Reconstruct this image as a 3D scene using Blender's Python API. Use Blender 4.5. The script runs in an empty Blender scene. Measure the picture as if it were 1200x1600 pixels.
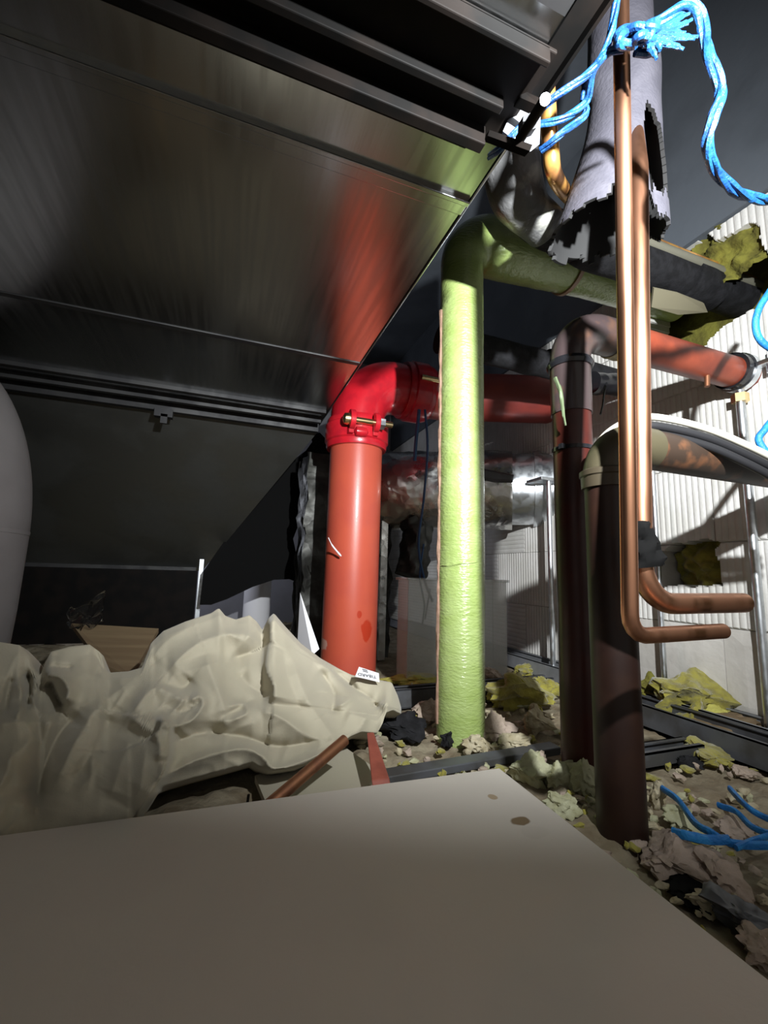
import bpy, bmesh, math, random
import numpy as np
from mathutils import Vector, noise

# ------------------------------------------------------------------ camera, world, light, exposure
SC = bpy.context.scene
COL = SC.collection
F = 680.0                      # focal length in pixels of the 1200x1600 frame
YAW, PITCH, ROLL, EYE = math.radians(20), math.radians(8), math.radians(1.6), 0.37
_f = np.array([math.sin(YAW)*math.cos(PITCH), math.cos(YAW)*math.cos(PITCH), math.sin(PITCH)])
_r0 = np.array([math.cos(YAW), -math.sin(YAW), 0.0])
_u0 = np.cross(_r0, _f)
_r = math.cos(ROLL)*_r0 + math.sin(ROLL)*_u0
_u = math.cos(ROLL)*_u0 - math.sin(ROLL)*_r0
_c = np.array([0, 0, EYE])
cd = bpy.data.cameras.new('camera'); cam = bpy.data.objects.new('camera', cd); COL.objects.link(cam)
from mathutils import Matrix
cam.matrix_world = Matrix(((_r[0], _u[0], -_f[0], _c[0]), (_r[1], _u[1], -_f[1], _c[1]), (_r[2], _u[2], -_f[2], _c[2]), (0, 0, 0, 1)))
cd.sensor_fit = 'VERTICAL'; cd.sensor_height = 36.0; cd.sensor_width = 27.0; cd.lens = 36.0*F/1600; cd.clip_start = 0.01
SC.camera = cam

w = bpy.data.worlds.new('void'); SC.world = w; w.use_nodes = True
w.node_tree.nodes['Background'].inputs[0].default_value = (1.0, 0.97, 0.92, 1)
w.node_tree.nodes['Background'].inputs[1].default_value = 0.37

def spot(name, loc, aim, energy, size, blend, radius, color=(1, 1, 1)):
    l = bpy.data.lights.new(name, 'SPOT'); l.energy = energy; l.spot_size = math.radians(size); l.spot_blend = blend
    l.shadow_soft_size = radius; l.color = color
    o = bpy.data.objects.new(name, l); COL.objects.link(o); o.location = loc
    o.rotation_euler = (Vector(aim)-Vector(loc)).to_track_quat('-Z', 'Y').to_euler(); return o
spot('hand_torch', (0.32, -0.11, 0.86), (0.62, 1.0, 0.91), 178, 121, 1.0, 0.012, (0.95, 0.98, 1.0))
pl_ = bpy.data.lights.new('far_work_lamp', 'POINT'); pl_.energy = 9; pl_.color = (.82, .86, 1); pl_.shadow_soft_size = .05
lo_ = bpy.data.objects.new('far_work_lamp', pl_); COL.objects.link(lo_); lo_.location = (-.35, 2.85, .75)

SC.view_settings.view_transform = 'Standard'; SC.view_settings.look = 'None'
SC.view_settings.gamma = 1; SC.view_settings.use_curve_mapping = False; SC.view_settings.exposure = 0.0

# ------------------------------------------------------------------ helpers
def ray(x, y): return _f + _r*(x-600)/F - _u*(y-800)/F
def at(x, y, d): return _c + ray(x, y)*d                      # point at a distance along the view
def on(x, y, ax, v):                                          # point on the plane axis = v
    q = ray(x, y); return _c + q*((v-_c[ax])/q[ax])
V = lambda *a: np.array(a, float)
ORG = {}

class MB:
    def __init__(s): s.v = []; s.f = []; s.m = []
    def add(s, v, f, m=0):
        n = len(s.v); s.v += [tuple(map(float, p)) for p in v]; s.f += [tuple(i+n for i in q) for q in f]; s.m += [m]*len(f); return s
    def box(s, a, b, m=0):
        x0, y0, z0 = a; x1, y1, z1 = b
        return s.add([(x0,y0,z0),(x1,y0,z0),(x1,y1,z0),(x0,y1,z0),(x0,y0,z1),(x1,y0,z1),(x1,y1,z1),(x0,y1,z1)],
                     [(0,3,2,1),(4,5,6,7),(0,1,5,4),(1,2,6,5),(2,3,7,6),(3,0,4,7)], m)
    def hexa(s, p, m=0): return s.add(p, [(0,3,2,1),(4,5,6,7),(0,1,5,4),(1,2,6,5),(2,3,7,6),(3,0,4,7)], m)
    def slab(s, quad, n, m=0):                                # quad extruded by vector n
        q = [np.array(p, float) for p in quad]; n = np.array(n, float)
        return s.hexa(q + [p+n for p in q], m)
    def tube(s, path, r, seg=20, cap=True, rf=None, hollow=0, m=0, start=None, arc=None, close=False):
        P = [np.array(p, float) for p in path]; N = len(P)
        T = [P[min(i+1, N-1)]-P[max(i-1, 0)] for i in range(N)]; T = [t/(np.linalg.norm(t)+1e-12) for t in T]
        a = np.array(start if start is not None else ((0,0,1) if abs(T[0][2]) < .9 else (1,0,0)), float)
        n = a - T[0]*(a@T[0]); n /= np.linalg.norm(n); vs = []
        lo, hi = arc or (0, 2*math.pi); full = arc is None; k = seg if full else seg+1
        for i in range(N):
            n = n - T[i]*(n@T[i]); n /= np.linalg.norm(n); b = np.cross(T[i], n)
            ri = r[i] if hasattr(r, '__len__') else r
            for j in range(k):
                t = lo+(hi-lo)*j/seg; q = ri*(rf(i, t) if rf else 1)
                vs.append(P[i]+q*(n*math.cos(t)+b*math.sin(t)))
        fs = [(i*k+j, i*k+(j+1)%k, (i+1)*k+(j+1)%k, (i+1)*k+j) for i in range(N-1) for j in range(seg)]
        if cap and full:
            if hollow:
                n0 = len(vs)
                for e, (i, sg) in enumerate(((0, 1), (N-1, -1))):
                    c = P[i]
                    for d, q in ((0, hollow), (1, hollow)):
                        for j in range(k):
                            vs.append(c+(vs[i*k+j]-c)*q + T[i]*sg*d*(np.linalg.norm(vs[i*k]-c)*3))
                    b0 = n0+e*2*k
                    for j in range(k):
                        j2 = (j+1) % k
                        fs += [(i*k+j2, i*k+j, b0+j, b0+j2), (b0+j2, b0+j, b0+k+j, b0+k+j2)]
                    fs.append(tuple(b0+k+j for j in range(k)))
            else:
                fs += [tuple(range(k))[::-1], tuple((N-1)*k+j for j in range(k))]
        return s.add(vs, fs, m)
    def lathe(s, c, prof, seg=32, axis=(0,0,1), m=0):
        c = np.array(c, float); a = np.array(axis, float); a /= np.linalg.norm(a)
        e = np.array((1,0,0) if abs(a[0]) < .9 else (0,1,0), float); e -= a*(a@e); e /= np.linalg.norm(e); b = np.cross(a, e)
        vs = [c+a*h+r*(e*math.cos(2*math.pi*j/seg)+b*math.sin(2*math.pi*j/seg)) for r, h in prof for j in range(seg)]
        n = len(prof)
        fs = [(i*seg+j, i*seg+(j+1)%seg, (i+1)*seg+(j+1)%seg, (i+1)*seg+j) for i in range(n-1) for j in range(seg)]
        fs += [tuple(range(seg))[::-1], tuple((n-1)*seg+j for j in range(seg))]
        return s.add(vs, fs, m)
    def mesh(s, name, off=(0,0,0)):
        me = bpy.data.meshes.new(name); o = np.array(off)
        me.from_pydata([tuple(np.array(p)-o) for p in s.v], [], s.f); me.update(); return me

def obj(name, mb, mat, parent=None, label=None, cat=None, group=None, kind=None, smooth=True, bevel=0, sub=0, org=None, ang=40):
    if parent is not None: off = ORG[parent]
    elif org is not None: off = np.array(org, float)
    else:
        a = np.array(mb.v); off = V((a[:,0].min()+a[:,0].max())/2, (a[:,1].min()+a[:,1].max())/2, a[:,2].min())
    me = mb.mesh(name, off)
    for m in (mat if isinstance(mat, (list, tuple)) else [mat]): me.materials.append(m)
    if len(me.materials) > 1: me.polygons.foreach_set('material_index', mb.m)
    b = bmesh.new(); b.from_mesh(me); bmesh.ops.recalc_face_normals(b, faces=b.faces); b.to_mesh(me); b.free()
    o = bpy.data.objects.new(name, me); COL.objects.link(o)
    if parent is not None: o.parent = parent
    else: o.location = off
    ORG[o] = off
    if smooth:
        me.polygons.foreach_set('use_smooth', [True]*len(me.polygons))
        me.set_sharp_from_angle(angle=math.radians(ang))
    if bevel:
        md = o.modifiers.new('bevel', 'BEVEL'); md.width = bevel; md.segments = 2; md.limit_method = 'ANGLE'; md.angle_limit = math.radians(35)
    if sub:
        md = o.modifiers.new('subd', 'SUBSURF'); md.levels = sub; md.render_levels = sub
    tag(o, label, cat, group, kind); return o
def tag(o, label=None, cat=None, group=None, kind=None):
    if label: o['label'] = label
    if cat: o['category'] = cat
    if group: o['group'] = group
    if kind: o['kind'] = kind
    return o
def thing(name, label, cat, loc, group=None):
    o = bpy.data.objects.new(name, None); COL.objects.link(o); o.location = loc; o.empty_display_size = .02
    ORG[o] = np.array(loc, float); return tag(o, label, cat, group)
def fillet(pts, rad, n=10, step=None):
    P = [np.array(p, float) for p in pts]; out = [P[0]]
    rads = rad if hasattr(rad, '__len__') else [rad]*len(P)
    for i in range(1, len(P)-1):
        a = P[i-1]-P[i]; b = P[i+1]-P[i]; la, lb = np.linalg.norm(a), np.linalg.norm(b); a /= la; b /= lb
        th = math.acos(max(-1, min(1, a@b))); d = min(rads[i]/math.tan(th/2), la*.49 if i > 1 else la*.98, lb*.49 if i < len(P)-2 else lb*.98); rr = d*math.tan(th/2)
        c = P[i]+(a+b)/np.linalg.norm(a+b)*rr/math.sin(th/2)
        p0, p1 = P[i]+a*d-c, P[i]+b*d-c; om = math.pi-th
        for k in range(n+1):
            t = k/n; out.append(c+(math.sin((1-t)*om)*p0+math.sin(t*om)*p1)/math.sin(om))
    out.append(P[-1])
    if step: out = resample(out, step)
    return out
def resample(P, step):
    P = [np.array(p, float) for p in P]; L = [0]
    for i in range(1, len(P)): L.append(L[-1]+np.linalg.norm(P[i]-P[i-1]))
    n = max(2, int(L[-1]/step)); t = np.linspace(0, L[-1], n+1); A = np.array(P)
    return [np.array([np.interp(x, L, A[:, k]) for k in range(3)]) for x in t]
def smooth_path(pts, n=8):                                    # Catmull-Rom
    P = [np.array(p, float) for p in pts]; P = [2*P[0]-P[1]]+P+[2*P[-1]-P[-2]]; out = []
    for i in range(1, len(P)-2):
        for k in range(n):
            t = k/n; a, b, c, d = P[i-1], P[i], P[i+1], P[i+2]
            out.append(.5*(2*b+(c-a)*t+(2*a-5*b+4*c-d)*t*t+(3*b-a-3*c+d)*t**3))
    out.append(P[-2]); return out
def nz(p, s=1.0, seed=0): return noise.noise(Vector((p[0]*s+seed*7.31, p[1]*s-seed*3.7, p[2]*s+seed*1.9)))

def mat(name, col, rough=.5, metal=0, col2=None, scale=12, lo=.42, hi=.58, bump=0, bscale=60, stretch=(1,1,1), coat=0, coat_rough=.1,
        trans=0, aniso=0, spots=(), bdetail=4, rvar=0, kind='noise', spec=.5, sheen=0, ior=1.45):
    m = bpy.data.materials.new(name); m.use_nodes = True; nt = m.node_tree; N, L = nt.nodes, nt.links
    b = N['Principled BSDF']
    b.inputs['Roughness'].default_value = rough; b.inputs['Metallic'].default_value = metal
    b.inputs['Specular IOR Level'].default_value = spec; b.inputs['Coat Weight'].default_value = coat; b.inputs['Coat Roughness'].default_value = coat_rough
    b.inputs['Transmission Weight'].default_value = trans; b.inputs['Anisotropic'].default_value = aniso; b.inputs['IOR'].default_value = ior
    b.inputs['Sheen Weight'].default_value = sheen
    tc = N.new('ShaderNodeTexCoord'); mp = N.new('ShaderNodeMapping'); L.new(tc.outputs['Object'], mp.inputs[0]); mp.inputs['Scale'].default_value = stretch
    b.inputs['Base Color'].default_value = (*col, 1)
    out = None
    if col2:
        t = N.new('ShaderNodeTexNoise'); t.inputs['Scale'].default_value = scale; t.inputs['Detail'].default_value = 6; L.new(mp.outputs[0], t.inputs['Vector'])
        r = N.new('ShaderNodeMapRange'); r.inputs[1].default_value = lo; r.inputs[2].default_value = hi; L.new(t.outputs['Fac'], r.inputs[0])
        x = N.new('ShaderNodeMix'); x.data_type = 'RGBA'; x.inputs[6].default_value = (*col, 1); x.inputs[7].default_value = (*col2, 1)
        L.new(r.outputs[0], x.inputs[0]); out = x.outputs[2]
        if rvar:
            rr = N.new('ShaderNodeMapRange'); rr.inputs[3].default_value = rough; rr.inputs[4].default_value = rough+rvar; L.new(r.outputs[0], rr.inputs[0]); L.new(rr.outputs[0], b.inputs['Roughness'])
    for (p, rad, c) in spots:                                 # stains: world position, radius, colour
        g = N.new('ShaderNodeNewGeometry'); d = N.new('ShaderNodeVectorMath'); d.operation = 'SUBTRACT'; d.inputs[1].default_value = tuple(p)
        sc = N.new('ShaderNodeVectorMath'); sc.operation = 'DIVIDE'; sc.inputs[1].default_value = tuple(rad) if hasattr(rad, '__len__') else (rad,)*3
        ln = N.new('ShaderNodeVectorMath'); ln.operation = 'LENGTH'
        L.new(g.outputs['Position'], d.inputs[0]); L.new(d.outputs[0], sc.inputs[0]); L.new(sc.outputs[0], ln.inputs[0])
        t = N.new('ShaderNodeTexNoise'); t.inputs['Scale'].default_value = 40; L.new(g.outputs['Position'], t.inputs['Vector'])
        ad = N.new('ShaderNodeMath'); ad.operation = 'ADD'; L.new(ln.outputs['Value'], ad.inputs[0]); L.new(t.outputs['Fac'], ad.inputs[1])
        r = N.new('ShaderNodeMapRange'); r.inputs[1].default_value = 1.55; r.inputs[2].default_value = 1.35; L.new(ad.outputs[0], r.inputs[0])
        x = N.new('ShaderNodeMix'); x.data_type = 'RGBA'; x.inputs[7].default_value = (*c, 1)
        if out: L.new(out, x.inputs[6])
        else: x.inputs[6].default_value = (*col, 1)
        L.new(r.outputs[0], x.inputs[0]); out = x.outputs[2]
    if out: L.new(out, b.inputs['Base Color'])
    if bump:
        if kind == 'voronoi':
            t = N.new('ShaderNodeTexVoronoi'); t.inputs['Scale'].default_value = bscale; o_ = t.outputs['Distance']
            wn = N.new('ShaderNodeTexNoise'); wn.inputs['Scale'].default_value = bscale*.6; L.new(mp.outputs[0], wn.inputs['Vector'])
            mx = N.new('ShaderNodeVectorMath'); mx.operation = 'MULTIPLY_ADD'; mx.inputs[1].default_value = (.08,)*3
            L.new(wn.outputs['Color'], mx.inputs[0]); L.new(mp.outputs[0], mx.inputs[2]); L.new(mx.outputs[0], t.inputs['Vector'])
        else:
            t = N.new('ShaderNodeTexNoise'); t.inputs['Scale'].default_value = bscale; t.inputs['Detail'].default_value = bdetail; o_ = t.outputs['Fac']; L.new(mp.outputs[0], t.inputs['Vector'])
        bp = N.new('ShaderNodeBump'); bp.inputs['Strength'].default_value = bump; bp.inputs['Distance'].default_value = .004
        L.new(o_, bp.inputs['Height']); L.new(bp.outputs[0], b.inputs['Normal'])
        if coat: L.new(bp.outputs[0], b.inputs['Coat Normal'])
    return m
M = {}
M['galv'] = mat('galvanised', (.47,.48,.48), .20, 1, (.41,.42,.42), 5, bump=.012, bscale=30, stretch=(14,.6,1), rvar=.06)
M['galv_dark'] = mat('galvanised_dark', (.075,.075,.075), .5, .8, (.05,.05,.052), 9, rvar=.15)
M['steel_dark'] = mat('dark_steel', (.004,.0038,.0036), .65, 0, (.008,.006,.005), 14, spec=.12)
M['black_gap'] = mat('black_rubber', (.006,.006,.006), .85, 0, bump=.2, bscale=40, spec=.1)
M['zinc'] = mat('zinc', (.72,.76,.80), .28, 1, (.55,.58,.6), 30, rvar=.15)
M['zinc_bright'] = mat('zinc_bright', (.62,.64,.70), .4, .4)
M['brass'] = mat('yellow_zinc', (.85,.66,.35), .25, 1)
M['copper'] = mat('copper', (.68,.34,.20), .28, 1, (.50,.25,.15), 22, rvar=.15, stretch=(1,1,.15))
M['copper_dull'] = mat('copper_dull', (.36,.17,.09), .42, .85, (.22,.10,.06), 25, rvar=.15)
M['copper_gold'] = mat('copper_gold', (.85,.45,.12), .3, .7, (.6,.28,.10), 30)
M['wall_white'] = mat('white_block', (.66,.65,.62), .85, 0, (.58,.57,.53), 8, bump=.25, bscale=120)
M['wall_plaster'] = mat('wall_plaster', (.60,.58,.54), .9, 0, (.52,.50,.46), 6, bump=.3, bscale=60)
M['concrete'] = mat('grey_concrete', (.105,.12,.14), .9, 0, (.085,.097,.113), 4, bump=.2, bscale=40)
M['backwall'] = mat('back_wall', (.30,.30,.33), .9, 0, (.25,.25,.27), 3)
M['wool'] = mat('yellow_wool', (.30,.27,.045), .95, 0, (.20,.175,.03), 30, bump=.9, bscale=90, sheen=.3)
M['wool_olive'] = mat('olive_wool', (.17,.16,.025), .95, 0, (.10,.09,.015), 22, bump=.9, bscale=90)
M['wool_light'] = mat('light_wool', (.48,.45,.11), .95, 0, (.36,.33,.07), 26, bump=.8, bscale=90)
M['foam_beige'] = mat('beige_foam', (.44,.39,.27), .9, 0, (.33,.28,.17), 30, bump=.8, bscale=120)
M['foam_pink'] = mat('pink_foam', (.40,.32,.26), .9, 0, (.30,.24,.18), 30, bump=.7, bscale=120)
M['foam_green'] = mat('pale_green_foam', (.44,.44,.29), .9, 0, (.34,.33,.19), 30, bump=.7, bscale=120)
M['rubble'] = mat('rubble', (.30,.26,.18), .95, 0, (.17,.13,.08), 18, .35, .65, bump=1.0, bscale=70)
M['black_foam'] = mat('black_foam', (.010,.010,.011), .8, 0, (.016,.016,.018), 40, bump=.4, bscale=150, spec=.2)
M['black_tape'] = mat('black_tape', (.012,.012,.014), .22, 0, bump=.3, bscale=40)
M['blob_mat'] = mat('dirty_black_sleeve', (.10,.10,.10), .35, 0, (.32,.32,.28), 14, .54, .70, bump=.6, bscale=70)
M['sleeve'] = mat('grey_foam_sleeve', (.085,.082,.10), .7, 0, (.066,.064,.08), 18, bump=.35, bscale=160)
M['sleeve_in'] = mat('sleeve_inside', (.012,.012,.012), .8)
M['pvc_grey'] = mat('grey_pvc', (.30,.30,.31), .5)
M['green'] = mat('green_foam', (.27,.36,.10), .45, 0, (.33,.42,.15), 11, .35, .65, bump=.6, bscale=85, stretch=(1,1,2.4), coat=1.0, coat_rough=.16)
M['green_seam'] = mat('torn_seam', (.28,.17,.12), .8, 0, (.20,.12,.08), 40, bump=.5, bscale=100)
M['pink_tape'] = mat('pink_tape', (.36,.24,.16), .35)
M['red_pipe'] = mat('red_primer', (.50,.085,.045), .38, 0, (.46,.075,.045), 6, bump=.04, bscale=150, coat=.15,
    spots=[(on(572,985,1,1.49), (.022,.5,.035), (.42,.035,.012)), (on(560,960,1,1.49), (.009,.5,.012), (.42,.035,.012)), (on(512,1012,1,1.49), (.010,.5,.02), (.55,.3,.24))])
M['red_coupling'] = mat('red_gloss', (.52,.012,.022), .3, 0, (.42,.010,.02), 20, bump=.08, bscale=60, coat=.4)
M['drain_a'] = mat('drain_red', (.05,.010,.007), .35, 0, (.035,.007,.005), 14, rvar=.1)
M['drain_a_top'] = mat('drain_elbow', (.045,.032,.032), .28, 0, (.10,.05,.03), 14, .54, .72, rvar=.15, bump=.1, bscale=50)
M['drain_a_hor'] = mat('drain_orange', (.24,.045,.02), .42, 0, (.17,.032,.016), 16)
M['drain_b'] = mat('drain_brown', (.024,.010,.006), .45, 0, (.017,.007,.005), 14)
M['drain_b_hor'] = mat('drain_rust', (.035,.022,.015), .5, 0, (.13,.055,.025), 18, .52, .66)
M['rope'] = mat('blue_rope', (.003,.034,.135), .5, 0, (.006,.062,.18), 60, bump=.4, bscale=250, stretch=(1,1,1))
M['twine'] = mat('blue_twine', (.012,.14,.42), .5, 0, (.02,.20,.50), 60, bump=.4, bscale=250)
M['string'] = mat('blue_string', (.01,.06,.16), .5)
M['cable_w'] = mat('white_cable', (.62,.60,.50), .45); M['cable_k'] = mat('black_cable', (.02,.02,.022), .35)
M['foil'] = mat('foil', (.78,.78,.76), .26, 1, (.6,.6,.58), 12, bump=.8, bscale=22, kind='voronoi', rvar=.12)
M['foil_shaded'] = mat('foil_shaded', (.075,.075,.07), .5, 1, (.05,.05,.045), 12, bump=.9, bscale=20, kind='voronoi', rvar=.12)  # same foil, coloured dark for the parts lying in shade
M['board'] = mat('board_paint', (.60,.56,.50), .75, 0, (.55,.51,.46), 2.5, bump=.05, bscale=200,
    spots=[(on(812,1283,2,.062), (.014,.010,.1), (.20,.14,.08)), (on(770,1245,2,.062), (.007,.008,.1), (.36,.28,.19)), (on(835,1300,2,.062), (.02,.014,.1), (.54,.50,.45))])
M['board_edge'] = mat('board_edge', (.50,.46,.38), .9, bump=.3, bscale=150)
M['cloth'] = mat('canvas', (.46,.42,.32), .85, 0, (.40,.365,.27), 5, .35, .65, bump=.12, bscale=400, sheen=.2)
M['ply'] = mat('plywood', (.20,.145,.08), .7, 0, (.16,.11,.06), 4, stretch=(1,8,1))
M['drum'] = mat('grey_plastic', (.20,.19,.19), .5, 0, (.18,.17,.17), 6)
M['paper'] = mat('white_paper', (.75,.75,.78), .6); M['ink'] = mat('ink', (.05,.05,.06), .6)
M['clear'] = mat('clear_plastic', (.62,.64,.62), .25)
_nt = M['clear'].node_tree; _tr = _nt.nodes.new('ShaderNodeBsdfTransparent'); _mx = _nt.nodes.new('ShaderNodeMixShader'); _mx.inputs[0].default_value = .3
_nt.links.new(_tr.outputs[0], _mx.inputs[1]); _nt.links.new(_nt.nodes['Principled BSDF'].outputs[0], _mx.inputs[2]); _nt.links.new(_mx.outputs[0], _nt.nodes['Material Output'].inputs[0])
M['film'] = mat('clear_film', (.95,.95,.95), .12, 0, trans=1, ior=1.2, bump=.6, bscale=40)
M['track'] = mat('track_grey', (.28,.29,.31), .5, .3, (.22,.23,.24), 12); M['track_dark'] = mat('track_dark', (.09,.095,.105), .5, .2, (.06,.06,.06), 14)
M['red_wood'] = mat('red_painted_wood', (.33,.085,.055), .6, 0, (.24,.06,.04), 20, bump=.3, bscale=80)

# ------------------------------------------------------------------ setting
WX = 1.25                                                     # face of the block wall
m = MB(); n1, n2 = 260, 300
X = np.linspace(-1.7, WX+.2, n1); Y = np.linspace(-.7, 3.3, n2)
def floor_z(x, y):
    e = max(0, min(1, (.43-x)/.05))*max(0, min(1, (.62-y)/.05))*max(0, min(1, (x+.75)/.1))        # debris heaped under the board
    g = -.010+.013*nz((x, y, 0), 9, 1)+.012*abs(nz((x, y, 0), 22, 2))+.008*nz((x, y, 0), 50, 3)
    return g*(1-e)+(.0495-.006*abs(nz((x, y, 0), 12, 4)))*e
m.add([(x, y, floor_z(x, y)) for y in Y for x in X], [(j*n1+i, j*n1+i+1, (j+1)*n1+i+1, (j+1)*n1+i) for j in range(n2-1) for i in range(n1-1)])
obj('floor', m, M['rubble'], kind='structure')
obj('ceiling', MB().box((-1.8,-.8,2.1), (1.6,3.4,2.2)), M['concrete'], kind='structure')
obj('wall_back', MB().box((-1.8,3.3,-.1), (1.6,3.4,2.1)), M['backwall'], kind='structure')
obj('wall_left', MB().box((-1.8,-.8,-.1), (-1.7,3.3,2.1)), M['concrete'], kind='structure')
obj('wall_upper', MB().box((WX-.01,-.8,1.376), (WX+.25,3.3,2.1)), M['concrete'], kind='structure')
wall = obj('wall_right', MB().box((WX+.19,-.8,-.1), (WX+.25,3.3,1.375)), M['wool_olive'], kind='structure')

def w_yz(x, y): p = on(x, y, 0, WX); return p[1], p[2]
def inside(p, poly):
    c = False; j = len(poly)-1
    for i in range(len(poly)):
        (a, b), (d, e) = poly[i], poly[j]
        if (b > p[1]) != (e > p[1]) and p[0] < (d-a)*(p[1]-b)/(e-b)+a: c = not c
        j = i
    return c
HOLES = [[w_yz(*p) for p in q] for q in (
    [(1060,395),(1085,382),(1108,362),(1118,376),(1150,360),(1168,348),(1184,350),(1192,385),(1225,420),(1225,452),(1190,478),(1150,498),(1128,512),(1103,540),(1040,565),(1000,545),(1003,470)],
    [(1026,862),(1052,852),(1085,843),(1108,842),(1124,846),(1120,868),(1126,890),(1131,914),(1090,917),(1030,916)])]
TH = .13
def block_mesh(ly, lz, style, y0=0, z0=0, holes=()):
    pit = .016
    if style == 'v': ny, nzz = int(ly/pit)*4, 1
    elif style == 'h': ny, nzz = 1, int(lz/.018)*4
    else: ny, nzz = 8, 6
    if holes: ny, nzz = 92, 56
    ys = np.linspace(0, ly, ny+1); zs = np.linspace(0, lz, nzz+1); m = MB(); prof = (0, .8, 1, .8)
    def dep(i, j):
        if i in (0, ny) or j in (0, nzz): return .003
        if style == 'v': return -.0024*prof[i % 4]
        if style == 'h': return -.0024*prof[j % 4]
        return -.002+.003*nz((ys[i], zs[j], 0), 14, 4)
    def dep2(i, j):
        if style == 'v' and nzz == 1: return -.0024*prof[i % 4]+.001
        if style == 'h' and ny == 1: return -.0024*prof[j % 4]+.001
        return dep(i, j)
    vid = {}; vs = []; fs = []
    def vtx(i, j, back):
        k = (i, j, back)
        if k not in vid: vid[k] = len(vs); vs.append((TH if back else dep2(i, j), ys[i], zs[j]))
        return vid[k]
    cells = {(i, j) for i in range(ny) for j in range(nzz)}
    for h in holes:
        for (i, j) in list(cells):
            p = (y0+(ys[i]+ys[i+1])/2, z0+(zs[j]+zs[j+1])/2)
            p = (p[0]+.008*nz((p[0], p[1], 0), 45, 5), p[1]+.008*nz((p[0], p[1], 3), 45, 6))
            if inside(p, h): cells.discard((i, j))
    for (i, j) in cells:
        fs.append((vtx(i,j,0), vtx(i,j+1,0), vtx(i+1,j+1,0), vtx(i+1,j,0)))
        for (d, a, b) in (((-1,0), (i,j), (i,j+1)), ((1,0), (i+1,j+1), (i+1,j)), ((0,-1), (i+1,j), (i,j)), ((0,1), (i,j+1), (i+1,j+1))):
            if (i+d[0], j+d[1]) not in cells: fs.append((vtx(*a,0), vtx(*a,1), vtx(*b,1), vtx(*b,0)))
    m.add(vs, fs); return m
LY, ZC = .40, [-.03,.028,.253,.478,.703,.928,1.153,1.375]
shared = {}; GAP = .0014
for c in range(len(ZC)-1):
    z0, z1 = ZC[c], ZC[c+1]; y = .20-(.2 if c % 2 else 0)
    while y < 3.25:
        style = 'h' if (y > 1.45 and z1 < .75) else ('s' if (y < .9 and z1 < .3) else 'v')
        if c == 0: style = 's'
        hs = [h for h in HOLES if not (max(p[0] for p in h) < y-.01 or min(p[0] for p in h) > y+LY+.01 or max(p[1] for p in h) < z0-.01 or min(p[1] for p in h) > z1+.01)]
        key = (round(z1-z0, 4), style)
        if hs or key not in shared:
            mb = block_mesh(LY-GAP, z1-z0-GAP, style, y, z0, hs); me = mb.mesh('block')
            me.materials.append(M['wall_plaster' if style == 's' else 'wall_white'])
            if not hs: shared[key] = me
        else: me = shared[key]
        o = bpy.data.objects.new('block', me); COL.objects.link(o); o.parent = wall
        o.location = V(WX, y, z0)-ORG[wall]; y += LY

# ------------------------------------------------------------------ sheet-metal duct overhead
DX, DZ = .333, .97
duct = thing('ventilation_duct', 'large galvanised sheet metal duct hanging overhead with seams and sloping end', 'duct', (-.4,.7,DZ))
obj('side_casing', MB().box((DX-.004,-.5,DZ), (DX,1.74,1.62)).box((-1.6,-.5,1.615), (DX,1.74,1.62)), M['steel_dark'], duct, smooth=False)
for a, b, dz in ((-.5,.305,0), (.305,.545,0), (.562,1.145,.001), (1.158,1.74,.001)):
    obj('panel', MB().box((-1.6,a,DZ+dz), (DX-.001,b,DZ+dz+.006)), M['galv_dark' if a < 0 else 'galv'], duct, smooth=False)  # nearest panel coloured dark, as the torch light misses it
obj('seam', MB().box((-1.6,.543,DZ-.008), (DX-.002,.552,DZ+.006)).box((-1.6,.552,DZ-.003),(DX-.002,.575,DZ+.005)), M['galv'], duct, smooth=False, bevel=.0015)
obj('seam', MB().box((-1.6,1.143,DZ-.001), (DX-.003,1.160,DZ+.004)), M['galv_dark'], duct, smooth=False)
obj('flange', MB().box((-1.6,1.55,DZ-.012), (DX-.01,1.575,DZ+.003)).box((-1.6,1.64,DZ-.02), (DX-.01,1.66,DZ+.003)).box((-1.6,1.71,DZ-.035), (DX-.005,1.735,DZ+.003)), M['galv_dark'], duct, smooth=False, bevel=.002)
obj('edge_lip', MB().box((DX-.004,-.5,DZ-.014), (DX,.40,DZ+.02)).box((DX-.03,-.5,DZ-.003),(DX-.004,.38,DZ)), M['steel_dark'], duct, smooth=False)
obj('edge_bead', MB().tube([(DX,-.5,DZ), (DX,1.73,DZ)], .0022, 8), M['galv'], duct)
# sloping end
TL, TR, BR, BL = V(-1.65,1.75,.945), V(.33,1.76,.945), on(316,892,1,2.55), V(-1.65,2.50,.36)
BL[2] = BR[2]
obj('sloping_panel', MB().slab([TL, TR, BR, BL], (0,.006,.004)), mat('sloping_sheet', (.25,.26,.25), .38, .95, (.17,.175,.165), 4, rvar=.2), duct, smooth=False)
obj('flange', MB().slab([BL+V(0,-.012,.05), BR+V(-.03,-.012,.05), BR+V(-.03,-.03,.0), BL+V(0,-.03,0)], (0,.012,.004)), M['galv_dark'], duct, smooth=False)
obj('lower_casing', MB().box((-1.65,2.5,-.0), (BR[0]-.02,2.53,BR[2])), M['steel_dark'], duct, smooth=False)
p = on(312,915,1,2.5); obj('corner_strip', MB().box((p[0]-.008,2.46,.06), (p[0]+.012,2.5,BR[2]+.06)), M['zinc'], duct, smooth=False)
p = on(258,632,1,1.72); obj('clip', MB().box((p[0]-.03,1.70,DZ-.06), (p[0]+.03,1.73,DZ-.03)).box((p[0]-.008,1.70,DZ-.085), (p[0]+.014,1.712,DZ-.05)), M['galv_dark'], duct, smooth=False)

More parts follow.
